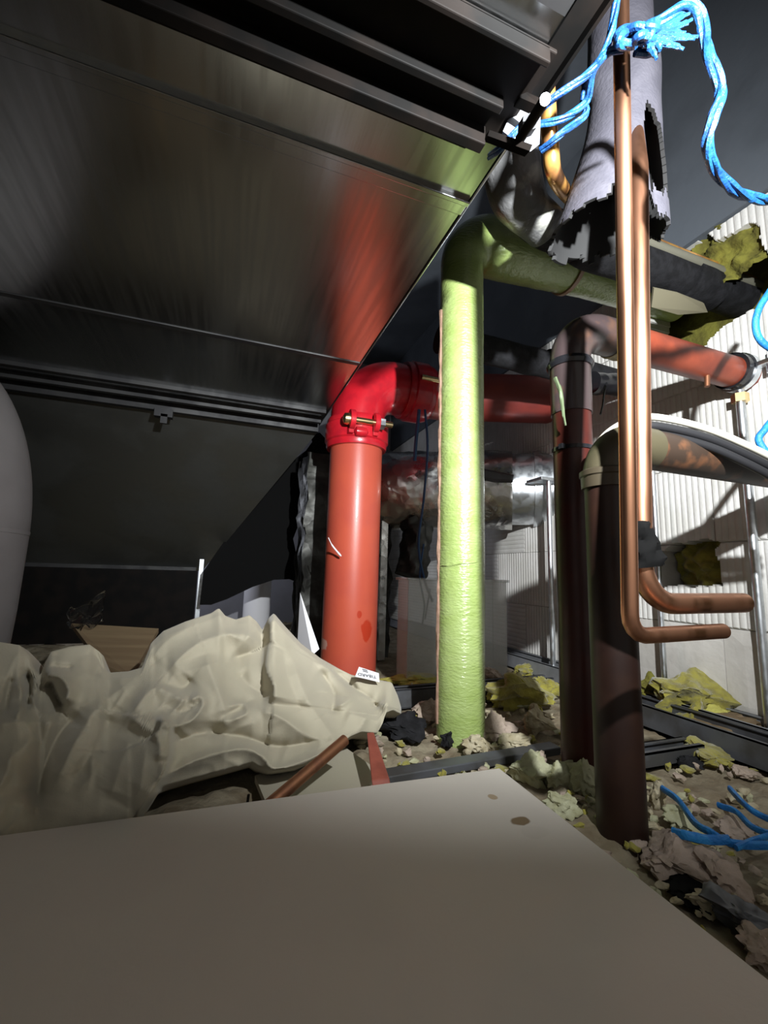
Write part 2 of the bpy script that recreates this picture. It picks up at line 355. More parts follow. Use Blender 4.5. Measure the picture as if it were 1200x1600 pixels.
hanger = thing('hanger_channel', 'dark steel hanger channel crossing under the overhead duct near its front', 'bracket', (-.3,.40,.94))
xe = on(772,205,2,.935)[0]
hm = MB().box((-1.5,.33,.962),(xe+.03,.445,.968)).box((-1.5,.33,.945),(xe+.02,.337,.966)).box((-1.5,.430,.935),(xe,.445,.966)).box((-1.5,.39,.945),(xe,.40,.966)).box((-1.5,.445,.955),(xe-.012,.462,.960))
obj('channel', hm, M['steel_dark'], hanger, smooth=False, bevel=.0015)
p = at(826,176,.545)
clamp = thing('beam_clamp', 'bright zinc clamp plate with threaded bolt at the corner of the overhead duct', 'clamp', p)
obj('plate', MB().slab([at(838,108,.56), at(848,108,.545), at(843,225,.545), at(812,225,.56)], (-.004,.012,0)).slab([at(838,108,.56), at(812,225,.56), at(786,205,.57), at(805,160,.57)], (.003,.010,0)), M['zinc_bright'], clamp, smooth=False)
obj('crossbar', MB().slab([at(815,140,.54), at(848,155,.525), at(848,168,.525), at(812,152,.54)], (0,.012,0)), M['steel_dark'], clamp, smooth=False)
obj('bolt', MB().tube([at(851,157,.49), at(812,218,.545)], .0062, 16), M['steel_dark'], clamp)
obj('bolt_tip', MB().tube([at(852,155,.487), at(850,158.5,.492)], .0060, 16), M['zinc_bright'], clamp)
obj('nut', MB().tube([at(828,190,.525), at(820,203,.537)], .0105, 6), M['galv_dark'], clamp, smooth=False)
obj('lower_bar', MB().slab([at(765,203,.57), at(832,226,.53), at(828,236,.53), at(762,212,.57)], (0,.010,.002)), M['steel_dark'], clamp, smooth=False)

# ------------------------------------------------------------------ red sprinkler pipe
RY = 1.58; RX = on(556,720,1,RY)[0]; RR = .1005; K = RR/.073
ez = on(572,600,1,RY)[2]
rp = thing('red_sprinkler_pipe', 'thick red sprinkler pipe with gloss red elbow and bolted coupling, left of the green pipe', 'pipe', (RX,RY,0))
zc = on(556,668,1,RY-RR)[2]
obj('riser', MB().tube(resample([(RX,RY,-.02), (RX,RY,zc)], .05), RR, 48), M['red_pipe'], rp)
el = fillet([(RX,RY,zc-.01), (RX,RY,ez), (RX+.26,RY,ez)], .155, 16)
obj('elbow', MB().tube(el, RR*1.04, 40), M['red_coupling'], rp)
obj('cross_pipe', MB().tube([(RX+.25,RY,ez), (RX+.36,RY-.01,ez), (WX+.1,RY-.20,ez)], RR*.98, 40), mat('red_cross_shaded', (.20,.03,.022), .45, 0, (.16,.025,.02), 8), rp)  # darker red paints in the shadow that falls on the cross pipe
def coupling(c, ax, name, parent):
    q = obj(name, MB().lathe(c, [(RR*q_, h_*K) for q_, h_ in ((.9,-.042),(1.13,-.042),(1.16,-.036),(1.16,-.026),(1.22,-.022),(1.22,.022),(1.16,.026),(1.16,.036),(1.12,.042),(.9,.042))], 48, ax), M['red_coupling'], parent)
    return q
cp = coupling((RX,RY,zc), (0,0,1), 'coupling', rp)
yb = RY-RR*1.30                                                # ears and bolt on the camera side
e1, e2 = on(550,655,1,yb), on(588,655,1,yb); zb = e1[2]
for e in (e1, e2):
    q = MB()
    prof = [(math.cos(t)*.022*K, math.sin(t)*.026*K) for t in np.linspace(0, 2*math.pi, 20)[:-1]]
    vs = [(e[0]-.007*K, e[1]+a-.0, zb+b) for a, b in prof]+[(e[0]+.007*K, e[1]+a, zb+b) for a, b in prof]; k = len(prof)
    q.add(vs, [(i, (i+1) % k, (i+1) % k+k, i+k) for i in range(k)]+[tuple(range(k))[::-1], tuple(range(k, 2*k))])
    q.box((e[0]-.007*K, e[1], zb-.035*K), (e[0]+.007*K, e[1]+.045*K, zb+.022*K))
    obj('ear', q, M['red_coupling'], cp, bevel=.002)
obj('bolt', MB().tube([(e1[0]-.01*K,yb,zb), (e2[0]+.045*K,yb,zb)], .0085*K, 16).lathe((e1[0]-.016*K,yb,zb), [(.006*K,-.008*K),(.014*K,-.004*K),(.016*K,.004*K),(.016*K,.009*K)], 20, (1,0,0)), M['brass'], cp)
obj('nut', MB().tube([(e2[0]+.007*K,yb,zb), (e2[0]+.022*K,yb,zb)], .0165*K, 6), M['zinc'], cp, smooth=False)
obj('socket_band', MB().lathe((e1[0]+.028*K,yb+.01,zb-.028*K), [(.001,-.02*K),(.012*K,-.014*K),(.014*K,0),(.012*K,.014*K),(.001,.02*K)], 14, (1,0,0)), M['red_coupling'], cp)
c2 = on(642,603,1,RY); cp2 = coupling((c2[0]+.015,RY,ez), (1,0,0), 'coupling', rp)
obj('bolt', MB().tube([(c2[0]-.01,RY-RR*1.25,ez+.01), (c2[0]+.05*K,RY-RR*1.25,ez+.01)], .008*K, 12), M['brass'], cp2)
obj('paint_mark', MB().tube(smooth_path([on(513,840,1,RY-RR+.001), on(519,852,1,RY-RR-.001), on(527,862,1,RY-RR-.0015), on(533,869,1,RY-RR-.0015)], 4), [.0015]*4+[.003]*5+[.0035]*3+[.002], 8), M['paper'], rp, label='white scratch on the riser')

# ------------------------------------------------------------------ green insulated pipe
GX, GY, GR = .548, .943, .0565
gz = on(775,392,1,GY)[2]+.006
gp = fillet([(GX,GY,-.01), (GX,GY,gz), (.9,GY,gz+.01), (WX+.12,GY,gz+.02)], [0,.085,.3,0], 14, .008)
nn = len(gp)
def g_rf(i, t):
    p = gp[i]; s = i*.008; L = p[0]-GX
    fat = 1+.42*max(0, min(1, L/.10))*(1-.72*max(0, min(1, (L-.14)/.30)))
    return fat*g_base(s, t)
def g_base(s, t):
    return 1+.018*nz((s*9, math.cos(t)*.8, math.sin(t)*.8), 1.0, 3)+.010*nz((s*40, math.cos(t), math.sin(t)), 1.2, 9)+.006*nz((s*14+math.sin(t)*1.5, t*.2, 0), 9, 5)
gt = thing('green_insulated_pipe', 'pipe lagged in green foam and shiny clear film, rising and bending right', 'pipe', (GX,GY,0))
obj('lagging', MB().tube(gp, GR, 48, rf=g_rf), M['green'], gt)
e = [on(682-i*.06, 480+i*70, 1, GY-.012) for i in range(10)]
obj('seam', MB().tube(smooth_path([V(GX-GR*.99,GY+GR*.16,z) for z in np.linspace(.03,1.06,14)], 6), [.005+.003*nz((i*.3,0,0),1,3) for i in range(79)], 8, rf=lambda i, t: 1+.3*nz((i*.7,t,0),1.3,2)), M['green_seam'], gt, label='pinkish torn seam down the left edge')
tp = on(885,425,1,GY); obj('tape', MB().tube([(tp[0]+.004*k,GY,gz+.012+.0*k) for k in range(4)], GR*1.33, 40, start=(0,0,1)), M['pink_tape'], gt)
q = MB()                                                       # loose film fold at mid height
zf_ = on(718,885,1,GY-GR)[2]; va = math.atan2(-.863, -.505)                      # the side that faces the room
fp = [V(GX+GR*.995*math.sin(va_), GY+GR*.995*math.cos(va_), zf_+.012*k/18+.003*nz((k*.4,0,0),1,3)) for k in range(19) for va_ in [math.atan2(-.505, -.863)+math.radians(60-5.6*k)]]
q.tube(fp, [.0012+.0022*math.sin(math.pi*k/18) for k in range(19)], 8, rf=lambda i, t: 1+.5*nz((i*.5, t, 0), 1, 1)); obj('film_fold', q, M['green'], gt)

# ------------------------------------------------------------------ drain pipes
AX, AY, AR = .666, .692, .0385
az = on(960,530,1,AY)[2]
da = thing('dark_red_drain_pipe', 'dark red drain pipe with black elbow turning into an orange pipe to the wall', 'pipe', (AX,AY,0))
zt = on(900,575,1,AY)[2]
obj('riser', MB().tube([(AX,AY,-.02), (AX,AY,zt)], AR, 32), M['drain_a'], da)
zs = on(900,650,1,AY)[2]
obj('elbow', MB().tube(fillet([(AX,AY,zs), (AX,AY,az), (AX+.15,AY,az)], .085, 16), AR*1.06, 32), M['drain_a_top'], da)
obj('collar', MB().lathe((AX,AY,zt), [(AR,-.008),(AR*1.15,-.008),(AR*1.24,0),(AR*1.15,.008),(AR,.008)], 32), M['black_tape'], da)
obj('cross_pipe', MB().tube([(AX+.14,AY,az), (WX+.1,AY,az-.004)], AR, 32), M['drain_a_hor'], da)
obj('sleeve_end', MB().tube(resample([(AX+.125,AY,az), (AX+.165,AY,az)], .006), AR*1.12, 32, rf=lambda i, t: 1+.06*nz((i*.6,math.cos(t)*2,math.sin(t)*2),1,4)), M['foam_beige'], da, label='beige plaster joint')
zz = on(900,705,1,AY)[2]
obj('cable_tie', MB().lathe((AX,AY,zz), [(AR,-.004),(AR*1.06,-.004),(AR*1.06,.004),(AR,.004)], 32).box((AX-AR*1.2,AY-.02,zz-.005),(AX-AR*.95,AY-.01,zz+.005)), M['black_tape'], da)
obj('film_rag', MB().tube(smooth_path([on(868,590,1,AY-.03), on(876,615,1,AY-.036), on(880,645,1,AY-.038), on(884,665,1,AY-.038)], 5), [.004]*8+[.003]*4+[.002]*4, 8, rf=lambda i, t: 1+.5*nz((i*.5,t,0),1,7)), mat('greenish_rag', (.10,.13,.07), .35), da)
p = on(1105,582,1,AY-.01); obj('stub', MB().tube([p, on(1105,604,1,AY-.01)], .006, 10), M['copper_dull'], da)
# clamp on the orange cross pipe, with its rod
cx = on(1152,590,1,AY)[0]
cl = thing('pipe_clamp', 'grey pipe clamp with rubber lining on the orange pipe by the wall', 'clamp', (cx,AY,az))
obj('lining', MB().lathe((cx-.005,AY,az), [(AR,-.022),(AR*1.2,-.022),(AR*1.2,.022),(AR,.022)], 32, (1,0,0)), M['black_tape'], cl)
obj('band', MB().lathe((cx+.004,AY,az), [(AR*1.19,-.009),(AR*1.29,-.009),(AR*1.29,.009),(AR*1.19,.009)], 32, (1,0,0)), M['zinc'], cl)
obj('lug', MB().box((cx-.008,AY-AR*1.29-.030,az-.006), (cx+.016,AY-AR*1.2,az+.006)), M['zinc'], cl, smooth=False, bevel=.002)
obj('screw', MB().tube([(cx+.004,AY-AR*1.29-.018,az-.028), (cx+.004,AY-AR*1.29-.018,az+.018)], .005, 10), M['zinc'], cl)
def rod(x, y, z0, z1, r, label):
    t = thing('threaded_rod', label, 'rod', (x,y,z0), None); N = max(20, int((z1-z0)/.0022)); N = min(N, 420)
    zz = np.linspace(z0, z1, N); obj('shaft', MB().tube([(x,y,z) for z in zz], [r*(1.0 if i % 2 else .9) for i in range(N)], 12), M['zinc'], t, ang=60); return t
r3 = rod(cx+.004, AY, .03, az-AR*1.25, .0105, 'thick threaded zinc rod under the clamp of the orange pipe')
obj('nut', MB().tube([(cx+.004,AY,az-AR*1.3-.03), (cx+.004,AY,az-AR*1.3-.008)], .019, 6), M['brass'], r3, smooth=False)
p = on(1040,1085,2,.05); r2 = rod(p[0], p[1], .045, .70, .008, 'threaded zinc rod behind the bent copper pipes against the white wall')

BX, BY, BR_ = .585, .536, .0345
bz = on(1010,702,1,BY)[2]
db = thing('brown_drain_pipe', 'dark brown drain pipe nearest the board, elbowing right into a rusty pipe', 'pipe', (BX,BY,0))
zt = on(960,745,1,BY)[2]
obj('riser', MB().tube([(BX,BY,-.02), (BX,BY,zt)], BR_, 32), M['drain_b'], db)
obj('elbow', MB().tube(fillet([(BX,BY,zt-.02), (BX,BY,bz), (BX+.10,BY,bz)], .062, 14), BR_*1.05, 32), mat('olive_elbow', (.06,.052,.03), .4, 0, (.04,.035,.02), 12), db)
obj('collar', MB().lathe((BX,BY,zt), [(BR_,-.022),(BR_*1.12,-.022),(BR_*1.14,-.004),(BR_*1.2,-.002),(BR_*1.2,.006),(BR_,.01)], 32), mat('collar_olive', (.05,.04,.025), .4), db)
obj('cross_pipe', MB().tube([(BX+.09,BY,bz), (WX+.1,BY,bz-.002)], BR_*1.0, 32), M['drain_b_hor'], db)

# ------------------------------------------------------------------ copper pipes
sc_ = on(972,120,1,.50); SX, SY, SR = sc_[0], sc_[1], .055
c1 = on(981,920,1,.40); C1 = (c1[0], c1[1]); zb1 = on(1000,994,1,.40)[2]
k1 = thing('copper_pipe', 'bright thin copper pipe in front, cut end bent right at its foot', 'pipe', (C1[0],C1[1],zb1))
top1 = at(969,-60,.565)
e1_ = on(1130,986,1,.40)
obj('pipe', MB().tube(fillet([top1, V(C1[0],C1[1],zb1), V(e1_[0],C1[1],e1_[2])], [0,.026,0], 12, .01), .0097, 24, hollow=.86), M['copper'], k1)
c2_ = on(996,860,1,.43); zb2 = on(1075,944,1,.43)[2]
k2 = thing('copper_pipe', 'thicker copper pipe tucked behind the thin one, foot bent right under black foam', 'pipe', (c2_[0],c2_[1],zb2))
e2_ = on(1162,944,1,.43); tA, t2 = on(997,262,1,.432), V(SX+.022, SY+.004, on(990,150,1,.50)[2])
obj('pipe', MB().tube(fillet([t2, tA, V(c2_[0]+.001,c2_[1],zb2), V(e2_[0],c2_[1],e2_[2]+.002)], [0,.05,.055,0], 14, .01), .0142, 24, hollow=.88), [M['copper']], k2)
zf0, zf1 = on(1005,885,1,.43)[2], on(1005,815,1,.43)[2]
fr = lambda i, t: 1+.35*nz((i*.5, math.cos(t)*1.5, math.sin(t)*1.5), 1, 12)
fpz = resample([V(c2_[0]+.012,c2_[1],zf0), V(c2_[0]+.004,c2_[1],zf1)], .005)
obj('foam_rag', MB().tube(fpz, [.024-.010*(i/(len(fpz)-1))**1.2 for i in range(len(fpz))], 24, rf=fr), M['black_gap'], k2)

# ------------------------------------------------------------------ grey torn sleeve
zs0, zs1 = on(950,330,1,SY-.04)[2], on(970,-80,1,SY)[2]
sl = thing('pipe_insulation_sleeve', 'torn grey foam sleeve hanging behind the copper pipes at the top', 'insulation', (SX,SY,zs0))
def sleeve(mb):
    seg, rows = 132, 100; vs = []; fs = []; H = zs1-zs0
    def P(i, j, inn):
        t = 2*math.pi*i/seg; v = j/rows; z = zs1-H*v
        fl = max(0, (v-.55)/.45)                               # the lower part flares out to the left as a loose flap
        left = max(0, math.cos(t-math.radians(166)))
        r = SR*(1+.04*nz((math.cos(t), math.sin(t), z*9), 1.4, 3))*(1+.1*math.exp(-((v-.5)/.12)**2))-(.006 if inn else 0)
        r += .108*fl**1.3*left**1.5
        return (SX+r*math.cos(t)*.98+.006*fl, SY+r*math.sin(t), z-.02*fl*left)
    def keep(i, j):
        t = 2*math.pi*(i+.5)/seg; a = math.degrees(t) % 360; v = (j+.5)/rows
        rag = .955+.04*nz((a*.06, 0, 1), 1, 5)+.025*nz((a*.2, 2, 1), 1, 5)
        if 200 < a < 228: rag -= .09*math.sin((a-200)/28*math.pi)
        if v > rag: return False
        lo = .66+.08*((a-262)/32)**2*(2.2 if a < 262 else 1)+.03*nz((a*.1, 4, 0), 1, 2)  # torn hole on the front right
        return not (246 < a < 318 and lo < v < .91+.03*nz((a*.13, 7, 0), 1, 2))
    vid = {}
    def vt(i, j, k):
        i %= seg; q = (i, j, k)
        if q not in vid: vid[q] = len(vs); vs.append(P(i, j, k))
        return vid[q]
    cells = {(i, j) for i in range(seg) for j in range(rows) if keep(i, j)}; ms = []
    for (i, j) in cells:
        fs.append((vt(i,j,0), vt(i+1,j,0), vt(i+1,j+1,0), vt(i,j+1,0))); ms.append(0)
        fs.append((vt(i,j,1), vt(i,j+1,1), vt(i+1,j+1,1), vt(i+1,j,1))); ms.append(1)
        for (d, a, b) in (((-1,0),(i,j+1),(i,j)), ((1,0),(i+1,j),(i+1,j+1)), ((0,-1),(i,j),(i+1,j)), ((0,1),(i+1,j+1),(i,j+1))):
            if (((i+d[0]) % seg), j+d[1]) not in cells: fs.append((vt(*a,0), vt(*a,1), vt(*b,1), vt(*b,0))); ms.append(1)
    mb.add(vs, fs); mb.m = ms; return mb
obj('foam', sleeve(MB()), [M['sleeve'], M['sleeve_in']], sl, ang=70)
obj('inner_pipe', MB().tube([(SX+.012,SY+.008,zs1), (SX+.014,SY+.008,zs0+.13)], .022, 20), M['black_foam'], sl)
p0 = on(1018,385,1,.90); obj('grey_conduit', MB().tube([V(p0[0],.90,p0[2]-.03), V(p0[0]+.003,.90,2.1)], .022, 20), M['pvc_grey'], None,
    label='pale grey conduit standing behind the torn grey sleeve', cat='pipe')

# ------------------------------------------------------------------ black bundle tray
BYY = .79
bu = thing('insulated_pipe_bundle', 'black foam half shell carrying small copper and grey pipes into the wall hole', 'insulation', (.9,BYY,1.2))
zbund = on(960,398,1,BYY)[2]; XE = WX+.19
pb = [on(800,262,1,BYY-.05), on(815,318,1,BYY-.03), on(850,354,1,BYY), V(on(900,372,1,BYY)[0],BYY,zbund+.008), V(.85,BYY,zbund), V(1.05,BYY,zbund), V(XE,BYY,zbund+.004)]
path = smooth_path(pb, 8)
R_ = [.048 if i < 20 else .055 for i in range(len(path))]
obj('half_shell', MB().tube(path, R_, 32, arc=(math.radians(75), math.radians(335)), start=(0,.35,1), rf=lambda i, t: 1+.05*nz((i*.3,math.cos(t),math.sin(t)),1,3)), M['black_foam'], bu, ang=80)
xw = on(1065,430,1,BYY)[0]
obj('wrap', MB().tube(resample([V(xw,BYY,zbund-.004), V(xw+.12,BYY,zbund-.006)], .012), .060, 32, rf=lambda i, t: 1+.04*nz((i*.3,math.cos(t),math.sin(t)),1,8)), M['black_foam'], bu)
Yc = BYY-.035
cpth = smooth_path([at(854,140,.66), at(860,222,.68), at(872,285,.74), on(915,332,1,Yc), on(960,352,1,Yc), V(.95,Yc,zbund+.044), V(1.15,Yc,zbund+.042), V(XE,Yc,zbund+.042)], 8)
obj('copper_line', MB().tube(cpth, .0125, 16), M['copper_gold'], bu, label='golden copper line')
obj('grey_line', MB().tube(smooth_path([on(930,368,1,BYY-.045), V(.88,BYY-.05,zbund+.018), V(1.05,BYY-.05,zbund+.016), V(XE,BYY-.05,zbund+.016)], 8), .0135, 14), mat('grey_line', (.15,.145,.11), .5), bu, label='grey line')
el = smooth_path([at(803,190,.80), at(798,235,.80), at(802,280,.81), at(818,322,.84), at(850,354,.88)], 8)
obj('elbow_wrap', MB().tube(el, [.040+.012*math.sin(min(1, i/len(el)*1.2)*math.pi) for i in range(len(el))], 32, rf=lambda i, t: 1+.06*nz((i*.15,math.cos(t)*1.5,math.sin(t)*1.5),1,6)), M['blob_mat'], bu)
pf = [on(1022,450,1,BYY-.03), on(1060,458,1,BYY-.03), on(1100,474,1,BYY-.02), on(1106,488,1,BYY), on(1060,492,1,BYY+.02), on(1018,480,1,BYY+.01)]
q = MB(); q.add(pf+[p+V(0,.004,.006) for p in pf], [(0,1,2,3,4,5), (11,10,9,8,7,6)]+[(i, (i+1) % 6, (i+1) % 6+6, i+6) for i in range(6)])
obj('paper_flap', q, mat('paper_flap', (.22,.20,.13), .9), bu, label='torn beige paper flap', smooth=False)
kb = thing('black_insulated_pipe', 'black taped pipe running behind the black elbow toward the wall', 'pipe', tuple(on(820,560,1,1.10)))
b0, zk = on(775,556,1,1.10), on(820,560,1,1.10)[2]
kp = resample([V(b0[0]-.2,1.10,zk), V(WX+.1,1.10,zk-.01)], .02)
obj('lagging', MB().tube(kp, .043, 28, rf=lambda i, t: 1+.10*nz((i*.35,math.cos(t)*1.2,math.sin(t)*1.2),1,3)), M['black_foam'], kb)
x1 = on(862,560,1,1.10)[0]; obj('tape_wrap', MB().tube(resample([V(x1-.02,1.10,zk), V(x1+.09,1.10,zk)], .01), .0475, 28, rf=lambda i, t: 1+.03*nz((i,t,0),1,2)), M['black_tape'], kb)
x2 = on(948,598,1,1.0); obj('tape_tail', MB().tube(smooth_path([x2, on(944,615,1,1.0), on(942,632,1,1.0), on(938,648,1,1.0)], 4), .003, 6), M['black_tape'], kb)
x3 = on(905,598,1,1.05); obj('tape_lump', MB().tube(resample([on(925,598,1,1.05), on(975,602,1,1.05)], .012), .036, 20, rf=lambda i, t: 1+.15*nz((i*.4,math.cos(t),math.sin(t)),1,9)), M['black_tape'], kb)

# ------------------------------------------------------------------ cables
def cable(name, pts, r, mt, label):
    return obj(name, MB().tube(smooth_path(pts, 10), r, 12), mt, None, label, 'cable')
for dy, dd, r, mt, lb in ((0,0,.0062,'cable_w','white cable arching over the rusty cross pipe'), (14,.002,.0075,'cable_k','upper black cable arching under the white one'), (27,.0,.0075,'cable_k','lower black cable resting on the rusty cross pipe')):
    pts = [at(924+dy*.2,730+dy*.6,.83+dd), at(936+dy*.35,692+dy*.8,.80+dd), at(965,666+dy,.775+dd), at(1005,652+dy,.765+dd), at(1050,656+dy,.765+dd), at(1110,672+dy,.765+dd), at(1165,695+dy*1.05,.765+dd), at(1215,720+dy*1.1,.77+dd), at(1260,748+dy,.78+dd)]
    cable('electric_cable', pts, r, M[mt], lb)

# ------------------------------------------------------------------ blue rope
def rope(t, path, r, turns=40, name='strand', n=3, fray=0):
    P = resample(smooth_path(path, 8), .004); N = len(P)
    T = [P[min(i+1,N-1)]-P[max(i-1,0)] for i in range(N)]; T = [x/np.linalg.norm(x) for x in T]
    a = V(0,0,1) if abs(T[0][2]) < .9 else V(1,0,0); nrm = a-T[0]*(a@T[0]); nrm /= np.linalg.norm(nrm); fr = []
    for i in range(N):
        nrm = nrm-T[i]*(nrm@T[i]); nrm /= np.linalg.norm(nrm); fr.append((nrm, np.cross(T[i], nrm)))
    for k in range(n):
        Q = [P[i]+r*.55*(fr[i][0]*math.cos(i*.004*turns+k*2*math.pi/n)+fr[i][1]*math.sin(i*.004*turns+k*2*math.pi/n)) for i in range(N)]
        obj(name, MB().tube(Q, r*.6, 8, rf=lambda i, t: 1+.2*nz((i*.3,t,k),1,4)), M['rope'], t)
rt = thing('blue_rope', 'bright blue twisted rope knotted round copper pipe, its tail looping right', 'rope', at(1000,60,.51))
rope(rt, [at(985,55,.52), at(1030,35,.50), at(1065,12,.495), at(1085,14,.495), at(1098,40,.50), at(1108,90,.50), at(1127,140,.505), at(1114,185,.51), at(1106,232,.52), at(1122,272,.54), at(1160,304,.56), at(1215,313,.58), at(1280,300,.6)], .0060)
rope(rt, [at(966,-40,.50), at(962,10,.505), at(952,60,.51), at(930,105,.52), at(870,150,.535), at(835,178,.55), at(785,228,.57), at(765,245,.60)], .0042)
rope(rt, [at(975,75,.505), at(950,82,.51), at(925,115,.525), at(915,160,.55), at(880,185,.55), at(845,195,.56)], .0042)
rope(rt, [at(914,120,.56), at(912,160,.56), at(914,180,.56), at(872,213,.56), at(845,235,.575)], .0042)
random.seed(4)
for k in range(7):
    a0 = random.uniform(0, 6.28); cx_, cy_ = 998+random.uniform(-14,16), 62+random.uniform(-10,12)
    loop = [at(cx_+24*math.cos(a0+s*.9)*random.uniform(.7,1.1), cy_+15*math.sin(a0+s*.9)*random.uniform(.7,1.1), .505-.012*math.sin(s)+random.uniform(-.004,.006)) for s in range(6)]
    obj('knot_loop', MB().tube(smooth_path(loop, 6), .0042, 8), M['rope'], rt)
for k in range(15):
    b_ = (1012+random.uniform(-10,10), 50+random.uniform(-12,20)); a_ = random.uniform(-.75,.35) if k < 11 else random.uniform(.7,1.5); L_ = random.uniform(35,78) if k < 11 else 36
    fp = [at(b_[0]+L_*s*math.cos(a_)+4*nz((s*3,k,0),1,1), b_[1]+L_*s*math.sin(a_)*.8-10*s*(1-s), .5-.004*s) for s in (0,.25,.5,.75,1)]
    obj('frayed_end', MB().tube(smooth_path(fp, 4), [.0038]*10+[.0030]*4+[.0018]*3, 6), M['rope'], rt)
rb = thing('blue_rope', 'smooth blue rope hanging in loops at the clamp of the orange pipe', 'rope', at(1190,500,.8))
obj('strand', MB().tube(smooth_path([at(1235,410,.80), at(1205,452,.80), at(1185,485,.80), at(1181,512,.80), at(1191,535,.80), at(1225,560,.80), at(1250,600,.80), at(1220,640,.79), at(1196,670,.78), at(1186,690,.78), at(1215,722,.77), at(1260,740,.77)], 8), .0058, 12), M['twine'], rb)
st = thing('blue_string', 'thin dark blue string hanging between the red and green pipes', 'string', at(664,960,1.7))
for pts, r in (([(664,640),(668,700),(662,780),(654,850),(663,905),(676,940)], .0052), ([(655,640),(650,690),(648,720)], .0075), ([(662,850),(656,900),(663,945),(660,975)], .004), ([(672,920),(667,950),(664,968)], .0035)):
    obj('strand', MB().tube(smooth_path([at(x, y, 1.7) for x, y in pts], 6), r, 6), M['string'], st)
tw = thing('blue_twine', 'loose blue twine ends lying on rubble right of the brown pipe', 'twine', tuple(on(1130,1300,2,.02)))
for pts, wd in (([(1035,1232),(1060,1250),(1085,1285),(1110,1300),(1145,1318),(1215,1322)], .0085), ([(1052,1300),(1075,1306),(1105,1312),(1140,1312)], .010), ([(1140,1232),(1165,1258),(1190,1275),(1230,1290)], .008), ([(1122,1258),(1150,1268),(1175,1292),(1210,1305)], .0075), ([(1150,1325),(1180,1312),(1225,1300)], .007)):
    P = smooth_path([on(x, y, 2, .03+.004*(i % 2)) for i, (x, y) in enumerate(pts)], 6)
    obj('strand', MB().tube(P, wd*.62, 10, rf=lambda i, t: (.55+.45*abs(math.cos(t)))*(1+.2*nz((i*.4,t,0),1,2))), M['twine'], tw)

# ------------------------------------------------------------------ foil ducts at the back
FY, FZ, FR = 1.96, on(720,765,1,1.96)[2], .19
fo = thing('foil_wrapped_duct', 'crumpled foil wrapped duct running behind the green pipe to the wall', 'duct', (.9,FY,FZ))
FA, FB = on(560,768,1,2.0), on(872,764,1,1.47)                 # the run slants towards the wall
def fpt(t): return FA+(FB-FA)*t
def t_at(px):                                                   # where the run passes a column of the photograph
    ts = np.linspace(0, 1.2, 600); q = [fpt(t)-_c for t in ts]; xs_ = [600+F*(v@_r)/(v@_f) for v in q]; return float(np.interp(px, xs_, ts))
tf, tc = t_at(800), t_at(838); fdir = (FB-FA)/np.linalg.norm(FB-FA); tw_ = (WX+.06-FA[0])/(FB[0]-FA[0])
fpth = resample([FA, fpt(tf)], .02); fr_ = lambda t: .195-.034*t
obj('foil', MB().tube(fpth, [fr_(tf*i/(len(fpth)-1)) for i in range(len(fpth))], 64, rf=lambda i, t: 1+.06*nz((i*.3,math.cos(t)*2.5,math.sin(t)*2.5),1,3)+.035*abs(nz((i*.9,math.cos(t)*6,math.sin(t)*6),1,6))), M['foil'], fo, ang=25)
rc = fr_(tc)*.95
obj('collar', MB().tube(resample([fpt(tf-.01), fpt(tw_)], .03), rc, 48), M['zinc'], fo)
obj('clamp_band', MB().lathe(fpt(tc), [(rc,-.014),(rc*1.06,-.014),(rc*1.06,.014),(rc,.014)], 48, fdir), M['zinc'], fo)
pc_ = fpt(tc); yr = pc_[1]-rc-.035; p = on(857,750,1,yr)
obj('lug', MB().box((p[0]-.05,yr-.02,p[2]-.006), (p[0]+.05,yr+.07,p[2]+.006)), M['zinc'], fo, smooth=False, bevel=.002)
r1 = rod(p[0], yr, .05, p[2]-.004, .0105, 'threaded zinc rod under the foil duct beside the dark red pipe')
fv = fo
a, b = on(478,800,1,1.88), on(612,800,1,1.88)
q = MB(); nx, nzz = 16, 30; zt_ = FZ+.10
def rim(s):                                                    # rounded rectangle cross-section
    c = [(a[0],1.88),(b[0],1.88),(b[0],2.08),(a[0],2.08)]; k = int(s*4) % 4; f_ = s*4-int(s*4); p, r_ = c[k], c[(k+1) % 4]; return p[0]+(r_[0]-p[0])*f_, p[1]+(r_[1]-p[1])*f_
S_ = 64
q.add([(rim(i/S_)[0]+.02*nz((i*.25,j*.3,0),1,1)+.01*nz((i*.8,j*.9,0),1,4), rim(i/S_)[1]+.025*nz((i*.25,j*.3,5),1,2)+.012*nz((i*.8,j*.9,3),1,4), -.02+zt_*j/nzz) for j in range(nzz+1) for i in range(S_)],
      [(j*S_+i, j*S_+(i+1) % S_, (j+1)*S_+(i+1) % S_, (j+1)*S_+i) for j in range(nzz) for i in range(S_)])
obj('riser', q, M['foil_shaded'], fv, ang=30)
xs = on(598,900,1,1.83); obj('lit_strip', MB().box((xs[0]-.014,1.82,.0), (xs[0]+.016,1.84,.62)), M['foil'], fv, smooth=False)  # bright foil strip put in for the lit edge of the riser
fp_ = [on(645,810,1,1.78), on(652,830,1,1.77), on(648,865,1,1.76), on(642,900,1,1.75)]
obj('foil_scrap', MB().tube(resample(smooth_path(fp_, 6), .012), .065, 28, rf=lambda i, t: 1+.3*nz((i*.3,math.cos(t)*2,math.sin(t)*2),1,3)), M['foil_shaded'], None, 'crumpled shade-toned foil scrap hanging under the foil duct', 'foil')
cf = on(768,747,1,1.38); cq = MB(); cq.tube(resample([on(748,742,1,1.52), on(802,748,1,1.44)], .012), .030, 6, rf=lambda i, t: 1-.04*i)
obj('bracket', cq, M['track_dark'], fo, label='small dark folded bracket', smooth=False)

